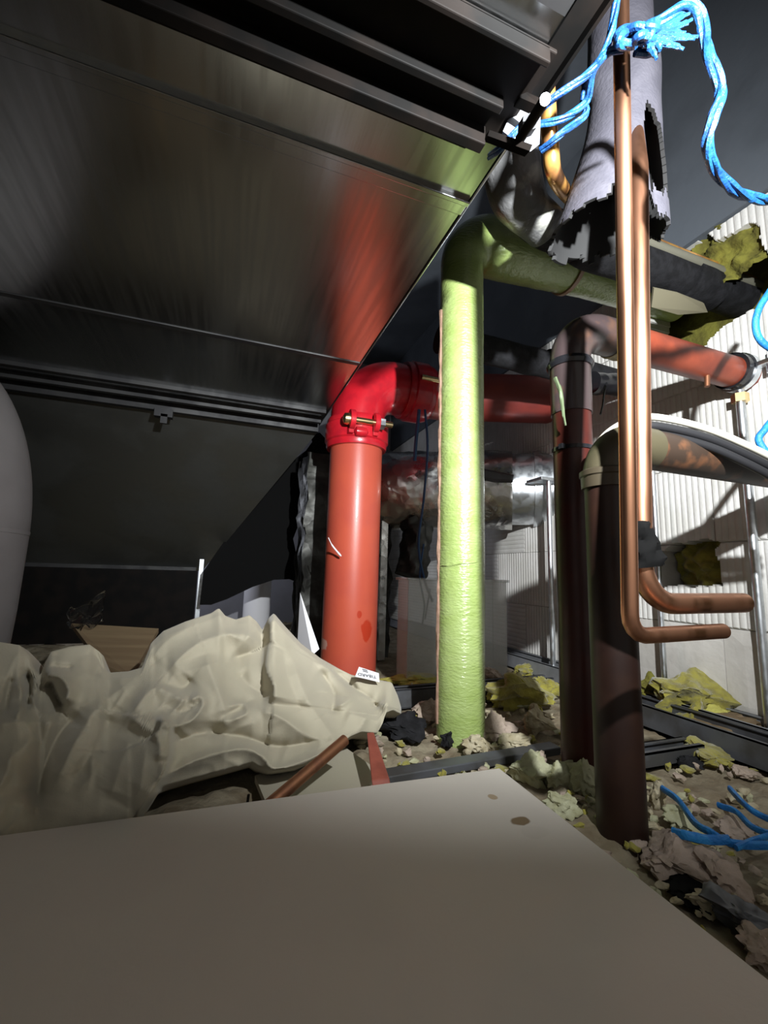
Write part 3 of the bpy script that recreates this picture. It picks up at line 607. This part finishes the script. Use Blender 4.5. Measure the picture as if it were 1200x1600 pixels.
# black membrane with arched bottom
poly = [(500,676),(522,700),(520,760),(478,790),(458,842),(466,880),(470,912),(452,905),(428,906),(395,917),(355,936),(330,945),(312,945),(318,892),(372,815),(435,745),(462,716),(478,704),(488,690),(484,676)]
P3 = [on(x, y, 1, 2.35) for x, y in poly]
q = MB(); n = len(P3); q.add(P3+[p+V(0,.006,0) for p in P3], [tuple(range(n)), tuple(range(n, 2*n))[::-1]]+[(i, (i+1) % n, (i+1) % n+n, i+n) for i in range(n)])
obj('black_membrane', q, M['black_gap'], None, 'black rubber sheet with an arched lower edge beside the sloping duct end', 'sheet', smooth=False)
p = on(402,935,1,3.0); obj('white_post', MB().tube([(p[0],3.0,-.02), (p[0],3.0,1.4)], .085, 24), M['paper'], None, 'bright white round post far behind the black sheet', 'post')

# ------------------------------------------------------------------ left: casing, offcut, scraps
dc = on(-135,830,1,1.36); dr = on(50,830,1,1.36)[0]-dc[0]; zd = on(50,832,1,1.36)[2]
dr *= .93
dm = thing('grey_drum', 'grey rounded plastic casing cut off at the left edge', 'container', (dc[0],1.36,0))
obj('body', MB().lathe((dc[0],1.36,0), [(dr*.90,-.01),(dr*.94,.05),(dr*.985,.25),(dr,zd-.006),(dr*.985,zd-.004)], 64), M['drum'], dm)
obj('dome', MB().lathe((dc[0],1.36,zd), [(dr*.985,-.004)]+[(dr*math.cos(t), .46*math.sin(t)) for t in np.linspace(0.01,1.5,22)], 64), M['drum'], dm)
obj('rib', MB().tube([V(dc[0]+dr*1.0*math.cos(t)*math.cos(-.62), 1.36+dr*1.0*math.cos(t)*math.sin(-.62), zd+.46*math.sin(t)) for t in np.linspace(.02,1.45,24)], .004, 8), M['drum'], dm)
obj('band', MB().lathe((dc[0],1.36,zd), [(dr*.98,-.008),(dr*1.006,-.006),(dr*1.006,.004),(dr*.98,.006)], 64), M['drum'], dm)
A4 = [on(112,974,1,1.40), on(248,982,1,1.38), on(205,1056,1,1.10), on(160,1038,1,1.12)]
obj('plywood_offcut', MB().slab(A4, (0,.004,-.012)), M['ply'], None, 'tan plywood offcut lying tilted behind the canvas heap', 'board', smooth=False)
q = MB(); g = 14
fa, fb, fc_, fd = on(105,955,1,1.40), on(165,925,1,1.42), on(158,975,1,1.36), on(112,985,1,1.36)
q.add([tuple((fa*(1-u)+fb*u)*(1-v)+(fd*(1-u)+fc_*u)*v+V(0,.05*nz((u*4,v*4,0),1,2),.02*nz((u*5,v*5,0),1,3))) for v in np.linspace(0,1,g) for u in np.linspace(0,1,g)], [(j*g+i,j*g+i+1,(j+1)*g+i+1,(j+1)*g+i) for j in range(g-1) for i in range(g-1)])
o = obj('plastic_film', q, M['film'], None, 'crumpled clear plastic film behind the plywood offcut', 'film'); md = o.modifiers.new('solid', 'SOLIDIFY'); md.thickness = .001
obj('white_card', MB().slab([on(469,926,1,1.30), on(499,1014,1,1.20), on(488,1024,1,1.20), on(465,1000,1,1.28)], (0,.004,0)), M['paper'], None, 'upright white card wedged between canvas heap and red pipe', 'card', smooth=False)

# clear tub
t0, t1 = on(630,905,1,1.42), on(805,905,1,1.42); ty = 1.42; tt = t0[2]
tb = thing('clear_tub', 'clear plastic storage tub behind the green pipe', 'tub', ((t0[0]+t1[0])/2,1.55,0.01))
w_ = .004; x0, x1_ = t0[0]+.02, t1[0]-.04
q = MB()
for a_, b_ in (((x0,ty,.012),(x1_,ty+w_,tt)), ((x0,ty+.09,.012),(x1_,ty+.09+w_,tt)), ((x0,ty+w_,.012),(x0+w_,ty+.09,tt)), ((x1_-w_,ty+w_,.012),(x1_,ty+.09,tt)), ((x0,ty,.008),(x1_,ty+.094,.012))): q.box(a_, b_)
obj('walls', q, M['clear'], tb, smooth=False)
obj('rim', MB().box((x0-.008,ty-.008,tt-.004),(x1_+.008,ty,tt+.006)).box((x1_,ty,tt-.004),(x1_+.008,ty+.10,tt+.006)).box((x0-.008,ty,tt-.004),(x0,ty+.10,tt+.006)), M['clear'], tb, smooth=False)

# ------------------------------------------------------------------ floor tracks
def track(name, p, q, h, wd, mt, label):
    p, q = np.array(p, float), np.array(q, float); d = (q-p)/np.linalg.norm(q-p); s = np.cross(d, V(0,0,1)); s /= np.linalg.norm(s)
    mb = MB(); up = V(0,0,1)
    for a_, b_, z0, z1 in ((-wd/2, -wd/2+.004, 0, h), (wd/2-.004, wd/2, 0, h), (-wd/2, wd/2, 0, .004), (-wd/2, -wd/2+.012, h-.003, h), (wd/2-.012, wd/2, h-.003, h)):
        mb.hexa([p+s*a_+up*z0, p+s*b_+up*z0, q+s*b_+up*z0, q+s*a_+up*z0, p+s*a_+up*z1, p+s*b_+up*z1, q+s*b_+up*z1, q+s*a_+up*z1])
    return obj(name, mb, M[mt], None, label, 'track', smooth=False)
track('metal_track', (WX-.06,.25,.0), (WX-.06,3.0,.0), .055, .10, 'track', 'grey metal floor track running along the foot of the white wall')
track('metal_track', (WX-.17,.25,0), (WX-.17,1.12,0), .055, .09, 'track_dark', 'dark grey metal track parallel to the wall track, right of the brown pipe')
y_ = on(740,1178,2,.02)[1]; xb = on(598,1195,1,y_)[0]
obj('metal_bar', MB().hexa([V(xb,y_-.03,0),V(.70,y_-.012,0),V(.70,y_+.022,0),V(xb,y_+.004,0),V(xb,y_-.03,.014),V(.70,y_-.012,.016),V(.70,y_+.022,.016),V(xb,y_+.004,.014)]), M['track_dark'], None, 'dark metal strip half buried just beyond the far edge of the board', 'track', smooth=False, bevel=.002)
y_ = on(720,1085,2,.02)[1]; track('metal_track', (.42,y_,0), (WX-.22,y_+.02,0), .05, .05, 'track_dark', 'dark metal track crossing behind the foot of the green pipe')
p = on(1030,1165,2,.03); track('metal_track', (p[0]-.22,p[1],0), (p[0]+.10,p[1],0), .03, .05, 'track_dark', 'short bluish grey track between brown pipe and wall')

# ------------------------------------------------------------------ debris
def chunk_mb(c, size, seed, rough=.35, sub=3, cut=3):
    b = bmesh.new(); bmesh.ops.create_icosphere(b, subdivisions=sub, radius=1); rnd = random.Random(seed); mb = MB()
    planes = [(Vector((rnd.uniform(-1,1), rnd.uniform(-1,1), rnd.uniform(-.4,1))).normalized(), rnd.uniform(.35,.75)) for _ in range(cut+4)]
    rot = rnd.uniform(0, 6.28); vs = []
    for v in b.verts:
        p = v.co.copy()
        for n_, d_ in planes:
            k = p.dot(n_)-d_
            if k > 0: p -= n_*k
        p *= 1+rough*noise.noise(p*1.7+Vector((seed,0,0)))+rough*.6*noise.noise(p*4.2+Vector((0,seed,0)))+rough*.35*noise.noise(p*10+Vector((seed,seed,0)))
        x, y = p.x*math.cos(rot)-p.y*math.sin(rot), p.x*math.sin(rot)+p.y*math.cos(rot)
        vs.append((c[0]+x*size[0], c[1]+y*size[1], c[2]+p.z*size[2]))
    mb.add(vs, [tuple(v.index for v in f.verts) for f in b.faces]); b.free(); return mb
def chunk(name, px, py, w_px, h_px, mt, label, cat, seed, z=.0, group=None, sub=4, rough=.5):
    p = on(px, py, 2, z)
    if p[0] > WX-.05: p = on(px, py, 0, WX-.06); z = max(z, p[2]-.02)
    d = (p-_c)@_f; w2 = w_px*d/F/2; h2 = h_px*d/F/2
    return obj(name, chunk_mb((p[0], p[1], max(z, h2*.7)), (w2, w2*.85, h2), seed, rough, sub), M[mt], None, label, cat, group, ang=50)
B = [ # named larger lumps
 ('black_foam_scrap',640,1142,90,42,'black_foam','torn shiny black foam scrap left of the green pipe foot','foam',1),
 ('black_foam_scrap',698,1160,34,26,'black_foam','small black foam lump touching the green pipe foot','foam',2),
 ('pink_foam_lump',665,1118,50,36,'foam_pink','pink foam lump directly left of the green pipe above black scrap','foam',3),
 ('pink_foam_lump',768,1150,60,50,'foam_pink','pink foam lump directly right of the green pipe foot','foam',4),
 ('pale_foam_lump',745,1168,52,30,'foam_beige','beige foam lump in front of the green pipe foot','foam',5),
 ('pale_foam_lump',800,1165,60,30,'foam_beige','beige foam slab right of the pink lump by green pipe','foam',6),
 ('pale_foam_lump',840,1140,80,46,'foam_beige','broad beige foam lump between green and dark red pipes','foam',7),
 ('wool_tuft',820,1100,110,60,'wool','yellow wool tuft in the debris between green and dark red pipes','wool',8),
 ('wool_tuft',775,1098,30,40,'wool_light','bright yellow wool tuft touching the green pipe','wool',9),
 ('wool_tuft',860,1085,50,40,'wool','yellow wool tuft leaning at the dark red pipe','wool',10),
 ('pink_foam_lump',770,1060,40,26,'foam_pink','small pink lump behind the green pipe by the wall track','foam',11),
 ('wool_tuft',815,1052,40,26,'wool','small yellow wool tuft by the far wall track','wool',12),
 ('yellow_strip',640,1062,90,16,'wool_light','flat yellow strip beyond the canvas label','strip',13),
 ('pale_foam_lump',820,1215,70,50,'foam_green','pale greenish foam lump at the far board corner','foam',14),
 ('pale_foam_lump',870,1225,70,44,'foam_green','pale greenish foam lump left of the dark red pipe foot','foam',15),
 ('pink_foam_lump',845,1200,44,36,'foam_pink','pinkish foam lump above the pale lumps by the board corner','foam',16),
 ('pale_foam_lump',918,1232,56,62,'foam_green','upright pale foam lump between the two drain pipe feet','foam',17),
 ('pale_foam_lump',880,1268,60,34,'foam_green','pale foam slab beside the right board edge','foam',18),
 ('wool_tuft',1085,1075,120,80,'wool','large yellow wool tuft against the white wall foot','wool',20),
 ('wool_tuft',1030,1065,60,46,'wool_olive','olive wool tuft behind the brown pipe at the wall','wool',21),
 ('wool_tuft',1110,1105,90,34,'wool_light','bright yellow wool layer on the wall track','wool',22),
 ('wool_tuft',1085,1140,64,60,'wool','dark yellow wool piece hanging over the dark track','wool',23),
 ('wool_tuft',1105,1185,90,30,'wool','flat yellow wool piece below the hanging one','wool',24),
 ('cardboard_roll',1140,1110,110,26,'ply','brown curled cardboard on the wall track','cardboard',25),
 ('black_scrap',1080,1195,36,22,'black_foam','black scrap under the flat yellow wool','scrap',26),
 ('pink_foam_lump',1165,1208,36,18,'foam_pink','small pink lump at the foot of the dark track','foam',27),
 ('pale_foam_lump',1025,1250,30,44,'foam_beige','pale lump touching the right side of the brown pipe foot','foam',28),
 ('pale_foam_lump',1060,1285,70,40,'foam_green','pale flat lump under the blue twine','foam',29),
 ('pink_foam_lump',1150,1300,60,24,'foam_pink','pink lump between the blue twine ends','foam',30),
 ('pale_foam_lump',1050,1350,120,44,'foam_pink','long pinkish slab beside the right board edge','foam',31),
 ('pale_foam_lump',1130,1375,110,50,'foam_pink','wide pinkish slab below the blue twine','foam',32),
 ('pale_foam_lump',1110,1410,70,30,'foam_beige','small beige slab in front of the dark gap','foam',33),
 ('black_scrap',1075,1382,110,16,'black_gap','thin black strip standing in for the dark gap between pinkish slabs','scrap',34),  # black piece added for the shade inside the gap
 ('dark_slab',1160,1445,130,50,'track_dark','dark grey slab at the bottom of the right frame edge','slab',35),
 ('brown_lump',1190,1490,70,40,'foam_pink','brownish lump in the lower corner beside the board','foam',36),
]
for (n_, x, y, a_, b_, mt, lb, ct, sd) in B: chunk(n_, x, y, a_, b_, mt, lb, ct, sd, .004)
rnd = random.Random(11)
for k in range(290):
    if k < 130: x, y = rnd.uniform(560,890), rnd.uniform(1075,1215)
    else: x, y = rnd.uniform(860,1200), rnd.uniform(1180,1470)
    if y > 1210+.786*(x-780)+10 or False: pass
    p = on(x, y, 2, .0)
    if p[0] < .46 and p[1] < .67: continue
    if p[0] > 1.02: continue
    chunk('foam_crumb', x, y, rnd.uniform(8,30), rnd.uniform(5,15), rnd.choice(['foam_beige','foam_green','foam_pink','foam_beige','wool']), 'small broken foam crumb in the rubble around the pipe feet', 'crumb', 100+k, .0, 'foam crumbs in the rubble', sub=2, rough=.55)
# wool in the wall holes
def hole_wool(name, poly, depth, bulge, mt, label, seed):
    cy, cz = np.mean([p[0] for p in poly]), np.mean([p[1] for p in poly]); hy = (max(p[0] for p in poly)-min(p[0] for p in poly))/2; hz = (max(p[1] for p in poly)-min(p[1] for p in poly))/2
    q = MB(); n = 26
    q.add([(WX+depth-bulge*max(0, 1-u*u*.7)*max(0, 1-v*v*.7)-.03*nz((u*2,v*2,0),1.6,seed)-.012*nz((u*6,v*6,0),1.5,seed), cy+u*hy*1.15, cz+v*hz*1.15) for v in np.linspace(-1,1,n) for u in np.linspace(-1,1,n)], [(j*n+i,j*n+i+1,(j+1)*n+i+1,(j+1)*n+i) for j in range(n-1) for i in range(n-1)])
    return obj(name, q, M[mt], None, label, 'wool', ang=80)
hole_wool('wall_wool', HOLES[1], .085, .05, 'wool', 'yellow wool filling the square hole in the white wall', 3)
up = [w_yz(*p) for p in [(1085,430),(1092,385),(1108,366),(1120,380),(1150,362),(1168,350),(1184,352),(1190,385),(1150,425)]]
hole_wool('wall_wool', up, .03, .02, 'wool_olive', 'olive wool torn out of the upper wall hole above the black bundle', 5)

# ------------------------------------------------------------------ board, sticks
bz1 = .062; bc, bl, br = on(780,1200,2,bz1), on(0,1305,2,bz1), on(1200,1530,2,bz1)
e1v = (bl-bc)/np.linalg.norm(bl-bc); e2v = (br-bc)/np.linalg.norm(br-bc)
bd = thing('ceiling_board', 'large plain off-white board lying flat in the foreground', 'board', tuple(bc+(e1v*.5+e2v*.4)-V(0,0,.012)))
c4 = [bc, bc+e1v*1.25, bc+e1v*1.25+e2v*.95, bc+e2v*.95]
obj('sheet', MB().slab(c4, (0,0,-.0115)), M['board'], bd, smooth=False, bevel=.0012)
obj('core', MB().slab([p+V(0,0,-.003) for p in [bc-e1v*.0008-e2v*.0008, bc+e1v*1.2-e2v*.0008, bc+e1v*1.2+e2v*.9, bc+e2v*.9-e1v*.0008]], (0,0,-.005)), M['board_edge'], bd, smooth=False)
p = on(386,1262,1,bl[1]-.005); obj('splinter', MB().tube([V(p[0],bl[1]-.001,.052), V(p[0]+.001,bl[1]-.004,.07)], .0018, 6), M['steel_dark'], bd)
s0, s1 = on(538,1176,1,.765), on(430,1250,1,.685); s0[2] = .085
obj('copper_offcut', MB().tube(resample([s0, s0+(s1-s0)*1.15], .02), .0092, 20, hollow=.8), M['copper_dull'], None, 'short copper pipe offcut leaning out from behind the board', 'pipe')
s0, s1 = on(582,1155,1,.80), on(596,1232,1,.68)
q = MB(); q.slab([s0+V(-.009,0,0), s0+V(.005,0,0), s1+V(.016,0,0), s1+V(-.014,0,0)], (0,.008,.010)); obj('red_stick', q, M['red_wood'], None, 'red painted wooden stick standing behind the board edge', 'stick', smooth=False, bevel=.002)

# ------------------------------------------------------------------ canvas heap (placeholder shape)
# outline of the heap as it stands (photograph pixels) and how far back its foot and its crest lie
TOPL = [(-150,1020),(0,1003),(30,1008),(48,1026),(57,1050),(63,1056),(70,1035),(80,1018),(110,1010),(140,1007),(155,1018),(162,1038),(170,1051),(200,1049),(222,1043),(227,1028),(236,1005),(255,986),(290,971),(330,958),(342,950),(352,962),(368,968),(390,961),(402,972),(410,984),(420,965),(428,958),(445,978),(470,1005),(500,1028),(530,1045),(548,1054),(560,1057),(590,1062),(612,1066),(622,1088),(628,1110)]
BOTL = [(-150,1335),(0,1322),(100,1308),(205,1288),(222,1262),(240,1232),(300,1215),(395,1190),(405,1197),(425,1202),(470,1196),(505,1180),(528,1167),(535,1160),(548,1150),(565,1143),(590,1145),(598,1130),(603,1113),(615,1109),(628,1115)]
FOOT = [(-150,.69),(0,.69),(200,.70),(240,.745),(300,.775),(400,.785),(470,.79),(530,.825),(600,.89),(628,.95)]
CREST = [(-150,.95),(0,.95),(60,.93),(150,.95),(222,.93),(240,.99),(340,1.04),(430,1.03),(500,1.03),(545,1.03),(600,.995),(628,.97)]
ip = lambda T, x: np.interp(x, [p[0] for p in T], [p[1] for p in T])
# folds: polyline, height towards the viewer in metres, falloff on the left and on the right of its direction
FOLDS = [
 ([(420,955),(424,990),(416,1040),(429,1073),(427,1100)], .040, 70, 9), ([(321,1022),(336,1069),(350,1102),(352,1140)], .030, 15, 45),
 ([(262,1050),(288,1022),(321,1000),(369,990),(400,1000)], .024, 12, 28), ([(203,1119),(236,1077),(262,1080),(280,1090),(291,1097)], .030, 10, 24),
 ([(291,1097),(311,1088),(317,1102),(298,1127),(264,1136)], .034, 10, 18), ([(203,1119),(220,1132),(242,1146),(250,1168),(249,1190)], .022, 22, 10),
 ([(244,1124),(260,1128),(264,1143),(256,1204),(212,1272)], .060, 6, 60), ([(55,1262),(69,1200),(91,1150),(124,1112)], -.045, 20, 24), ([(118,1215),(154,1160),(170,1116)], -.020, 14, 18),
 ([(82,1235),(115,1165),(154,1105),(214,1058)], .026, 20, 30), ([(170,1250),(190,1190),(205,1150)], .016, 25, 30), ([(67,1056),(93,1058),(107,1077),(102,1100)], .034, 14, 8), ([(78,1064),(86,1084),(98,1106)], -.055, 5, 12), ([(20,1058),(13,1085),(7,1116)], -.022, 4, 9), ([(44,1050),(47,1080),(42,1104)], -.05, 5, 9), ([(30,1062),(34,1095),(24,1125)], .02, 8, 8), ([(60,1062),(52,1095),(70,1122)], .02, 8, 10),
 ([(-20,1132),(40,1128),(90,1132)], .022, 12, 40), ([(0,1200),(40,1165),(60,1150)], .012, 20, 30), ([(80,1040),(104,1042),(112,1041)], -.012, 4, 4),
 ([(262,1165),(310,1147),(376,1150),(435,1166),(512,1154)], -.026, 12, 16), ([(250,1216),(310,1186),(376,1170),(409,1181),(431,1201),(486,1185),(521,1164)], .026, 9, 12), ([(354,1104),(380,1101),(385,1115),(360,1126)], .018, 7, 10),
 ([(400,1106),(440,1122),(480,1150),(512,1158)], .020, 12, 18), ([(457,1030),(479,1091),(508,1135),(526,1166)], .022, 16, 22), ([(440,1010),(452,1060),(470,1110)], -.010, 14, 14), ([(493,1034),(519,1051),(548,1088),(521,1108)], .024, 8, 20), ([(500,1046),(522,1084),(519,1116)], -.024, 8, 10),
 ([(515,1042),(552,1073),(578,1091),(592,1108)], -.034, 9, 12), ([(556,1060),(567,1088),(614,1106)], .020, 14, 8), ([(540,1112),(570,1122),(596,1128)], .016, 12, 18), ([(361,1029),(405,1014),(419,996)], -.024, 10, 16), ([(236,1030),(262,1000),(300,978)], .014, 18, 20), ([(344,955),(352,985),(380,1000)], .014, 10, 14), ([(300,1060),(285,1075),(250,1068)], -.018, 8, 14), ([(330,1150),(350,1120),(400,1090)], -.016, 14, 14), ([(270,1130),(300,1150),(330,1150)], .012, 10, 14), ([(372,1050),(395,1075),(420,1085)], -.014, 12, 12), ([(150,1012),(156,1035),(150,1056)], -.014, 6, 10)]
XS = np.arange(-150, 629, 2.9); NV = 116
def fold_field(px, py):
    out = np.zeros_like(px)
    for line, h, wl, wr in FOLDS:
        P = np.array(smooth_path([(a, b, 0) for a, b in line], 5))[:, :2]; best = np.full(px.shape, 1e9); sg = np.ones_like(px); tt = np.zeros_like(px)
        for k in range(len(P)-1):
            a, b = P[k], P[k+1]; d = b-a; L = d@d
            t = np.clip(((px-a[0])*d[0]+(py-a[1])*d[1])/L, 0, 1); qx, qy = a[0]+t*d[0]-px, a[1]+t*d[1]-py; r2 = qx*qx+qy*qy
            m_ = r2 < best; best = np.where(m_, r2, best); cr = d[0]*(-qy)-d[1]*(-qx); sg = np.where(m_, np.sign(cr), sg); tt = np.where(m_, (k+t)/(len(P)-1), tt)
        r = np.sqrt(best); wd = np.where(sg < 0, wl, wr); end = np.minimum(1, np.minimum(tt, 1-tt)/.18+.35)
        out += 1.35*h*end*np.exp(-(r/wd)**1.2)
    return out
px = np.repeat(XS[None, :], NV, 0); vv = np.linspace(0, 1, NV)[:, None]
tp_, bt_ = ip(TOPL, XS)[None, :], ip(BOTL, XS)[None, :]
py = bt_+(tp_-bt_)*vv
yb_, yt_ = ip(FOOT, XS)[None, :], ip(CREST, XS)[None, :]
yy = yb_+(yt_-yb_)*(vv**1.35)
edge = np.minimum(1, (1-vv)/.04)*.9+.1
wob = np.array([[nz((a*.012, b*.016, 0), 1, 3)*.006+nz((a*.030+1.5*nz((a*.01,b*.01,0),1,8), b*.034, 0), 1, 4)*.005 for a, b in zip(ra, rb)] for ra, rb in zip(px, py)])
def crease(a, b, sc, sd):                                      # sharp narrow ridges, bent by a slow warp
    wx = 30*nz((a*.008, b*.008, 0), 1, sd); wy = 24*nz((a*.009, b*.009, 2), 1, sd+1)
    u_, v_ = (a+wx)*.8+(b+wy)*.5, (b+wy)*.9-(a+wx)*.35
    return max(0, 1-3.2*abs(nz((u_*sc, v_*sc*.45, 0), 1, sd+2)))**1.6
wob = wob+np.array([[.012*crease(a, b, .017, 11)*max(0, .4+nz((a*.01, b*.012, 5), 1, 1)*1.5)+.005*crease(a, b, .036, 15)*max(0, .3+nz((a*.013, b*.013, 9), 1, 2)*1.8) for a, b in zip(ra, rb)] for ra, rb in zip(px, py)])
yy = yy-(fold_field(px, py)+wob)*edge
rows = [[on(px[j, i], py[j, i], 1, yy[j, i]) for i in range(len(XS))] for j in range(NV)]
crest = rows[-1]; foot = rows[0]
back = [[V(p[0]*1.0, p[1]+.03*k+.012*k*k, max(.004, p[2]-.012*k*k-.004*k)) for p in crest] for k in range(1, 6)]
under = [[V(p[0], p[1]+.022*k, max(.004, p[2]-.012*k)) for p in foot] for k in (3, 2, 1)]
G = under+rows+back; NX_ = len(XS); q = MB()
q.add([p for r in G for p in r], [(j*NX_+i, j*NX_+i+1, (j+1)*NX_+i+1, (j+1)*NX_+i) for j in range(len(G)-1) for i in range(NX_-1)])
hp = thing('canvas_sheet', 'crumpled cream canvas dust sheet heaped left of the red pipe', 'cloth', (-.05,.88,.0))
o = obj('fabric', q, M['cloth'], hp, ang=180); md = o.modifiers.new('thick', 'SOLIDIFY'); md.thickness = .002; md.offset = -1
n_ = 12; cor = [on(398,1216,2,.012), on(535,1168,2,.012), on(588,1205,2,.012), on(560,1262,2,.012), on(420,1270,2,.012)]
q = MB(); q.add([tuple(p+V(0,0,.004)) for p in cor]+[tuple(p-V(0,0,.006)) for p in cor], [(0,1,2,3,4), (9,8,7,6,5)]+[(i, (i+1) % 5, (i+1) % 5+5, i+5) for i in range(5)])
obj('corner', q, M['cloth'], hp, smooth=False)
# sewn label, printed upside down as it lies
lb = [on(561,1042,1,.965), on(592,1052,1,.965), on(593,1066,1,.965), on(555,1057,1,.965)]
lo = obj('cloth_label', MB().slab(lb, (0,.0015,0)), M['paper'], hp, smooth=False, label='white sewn label with dark printing')
def writing(txt, size, p0, p1, up):
    c = bpy.data.curves.new('lettering', 'FONT'); c.body = txt; c.size = 1; c.extrude = .01; t_ = bpy.data.objects.new('lettering', c); COL.objects.link(t_)
    bpy.context.view_layer.update(); me = bpy.data.meshes.new_from_object(t_.evaluated_get(bpy.context.evaluated_depsgraph_get())); bpy.data.objects.remove(t_)
    a = np.array([v.co[:] for v in me.vertices]); w0 = a[:, 0].max(); ex = (p1-p0)/w0; ey = up/np.linalg.norm(up)*size
    mb = MB(); mb.add([p0+ex*p[0]+ey*p[1]+V(0,-.0008+.0005*(p[2] > 0),0) for p in a], [tuple(f.vertices) for f in me.polygons]); return mb
obj('lettering', writing('TIBARD', .0085, on(588,1056,1,.9648), on(559,1051,1,.9648), V(.12,0,-1)), M['ink'], lo, smooth=False)
for k in range(2):
    obj('print_line', MB().slab([on(566+k,1045+k*2.6,1,.9644), on(574+k,1047.2+k*2.6,1,.9644), on(574+k,1048.4+k*2.6,1,.9644), on(566+k,1046.2+k*2.6,1,.9644)], (0,.0004,0)), M['ink'], lo, smooth=False)
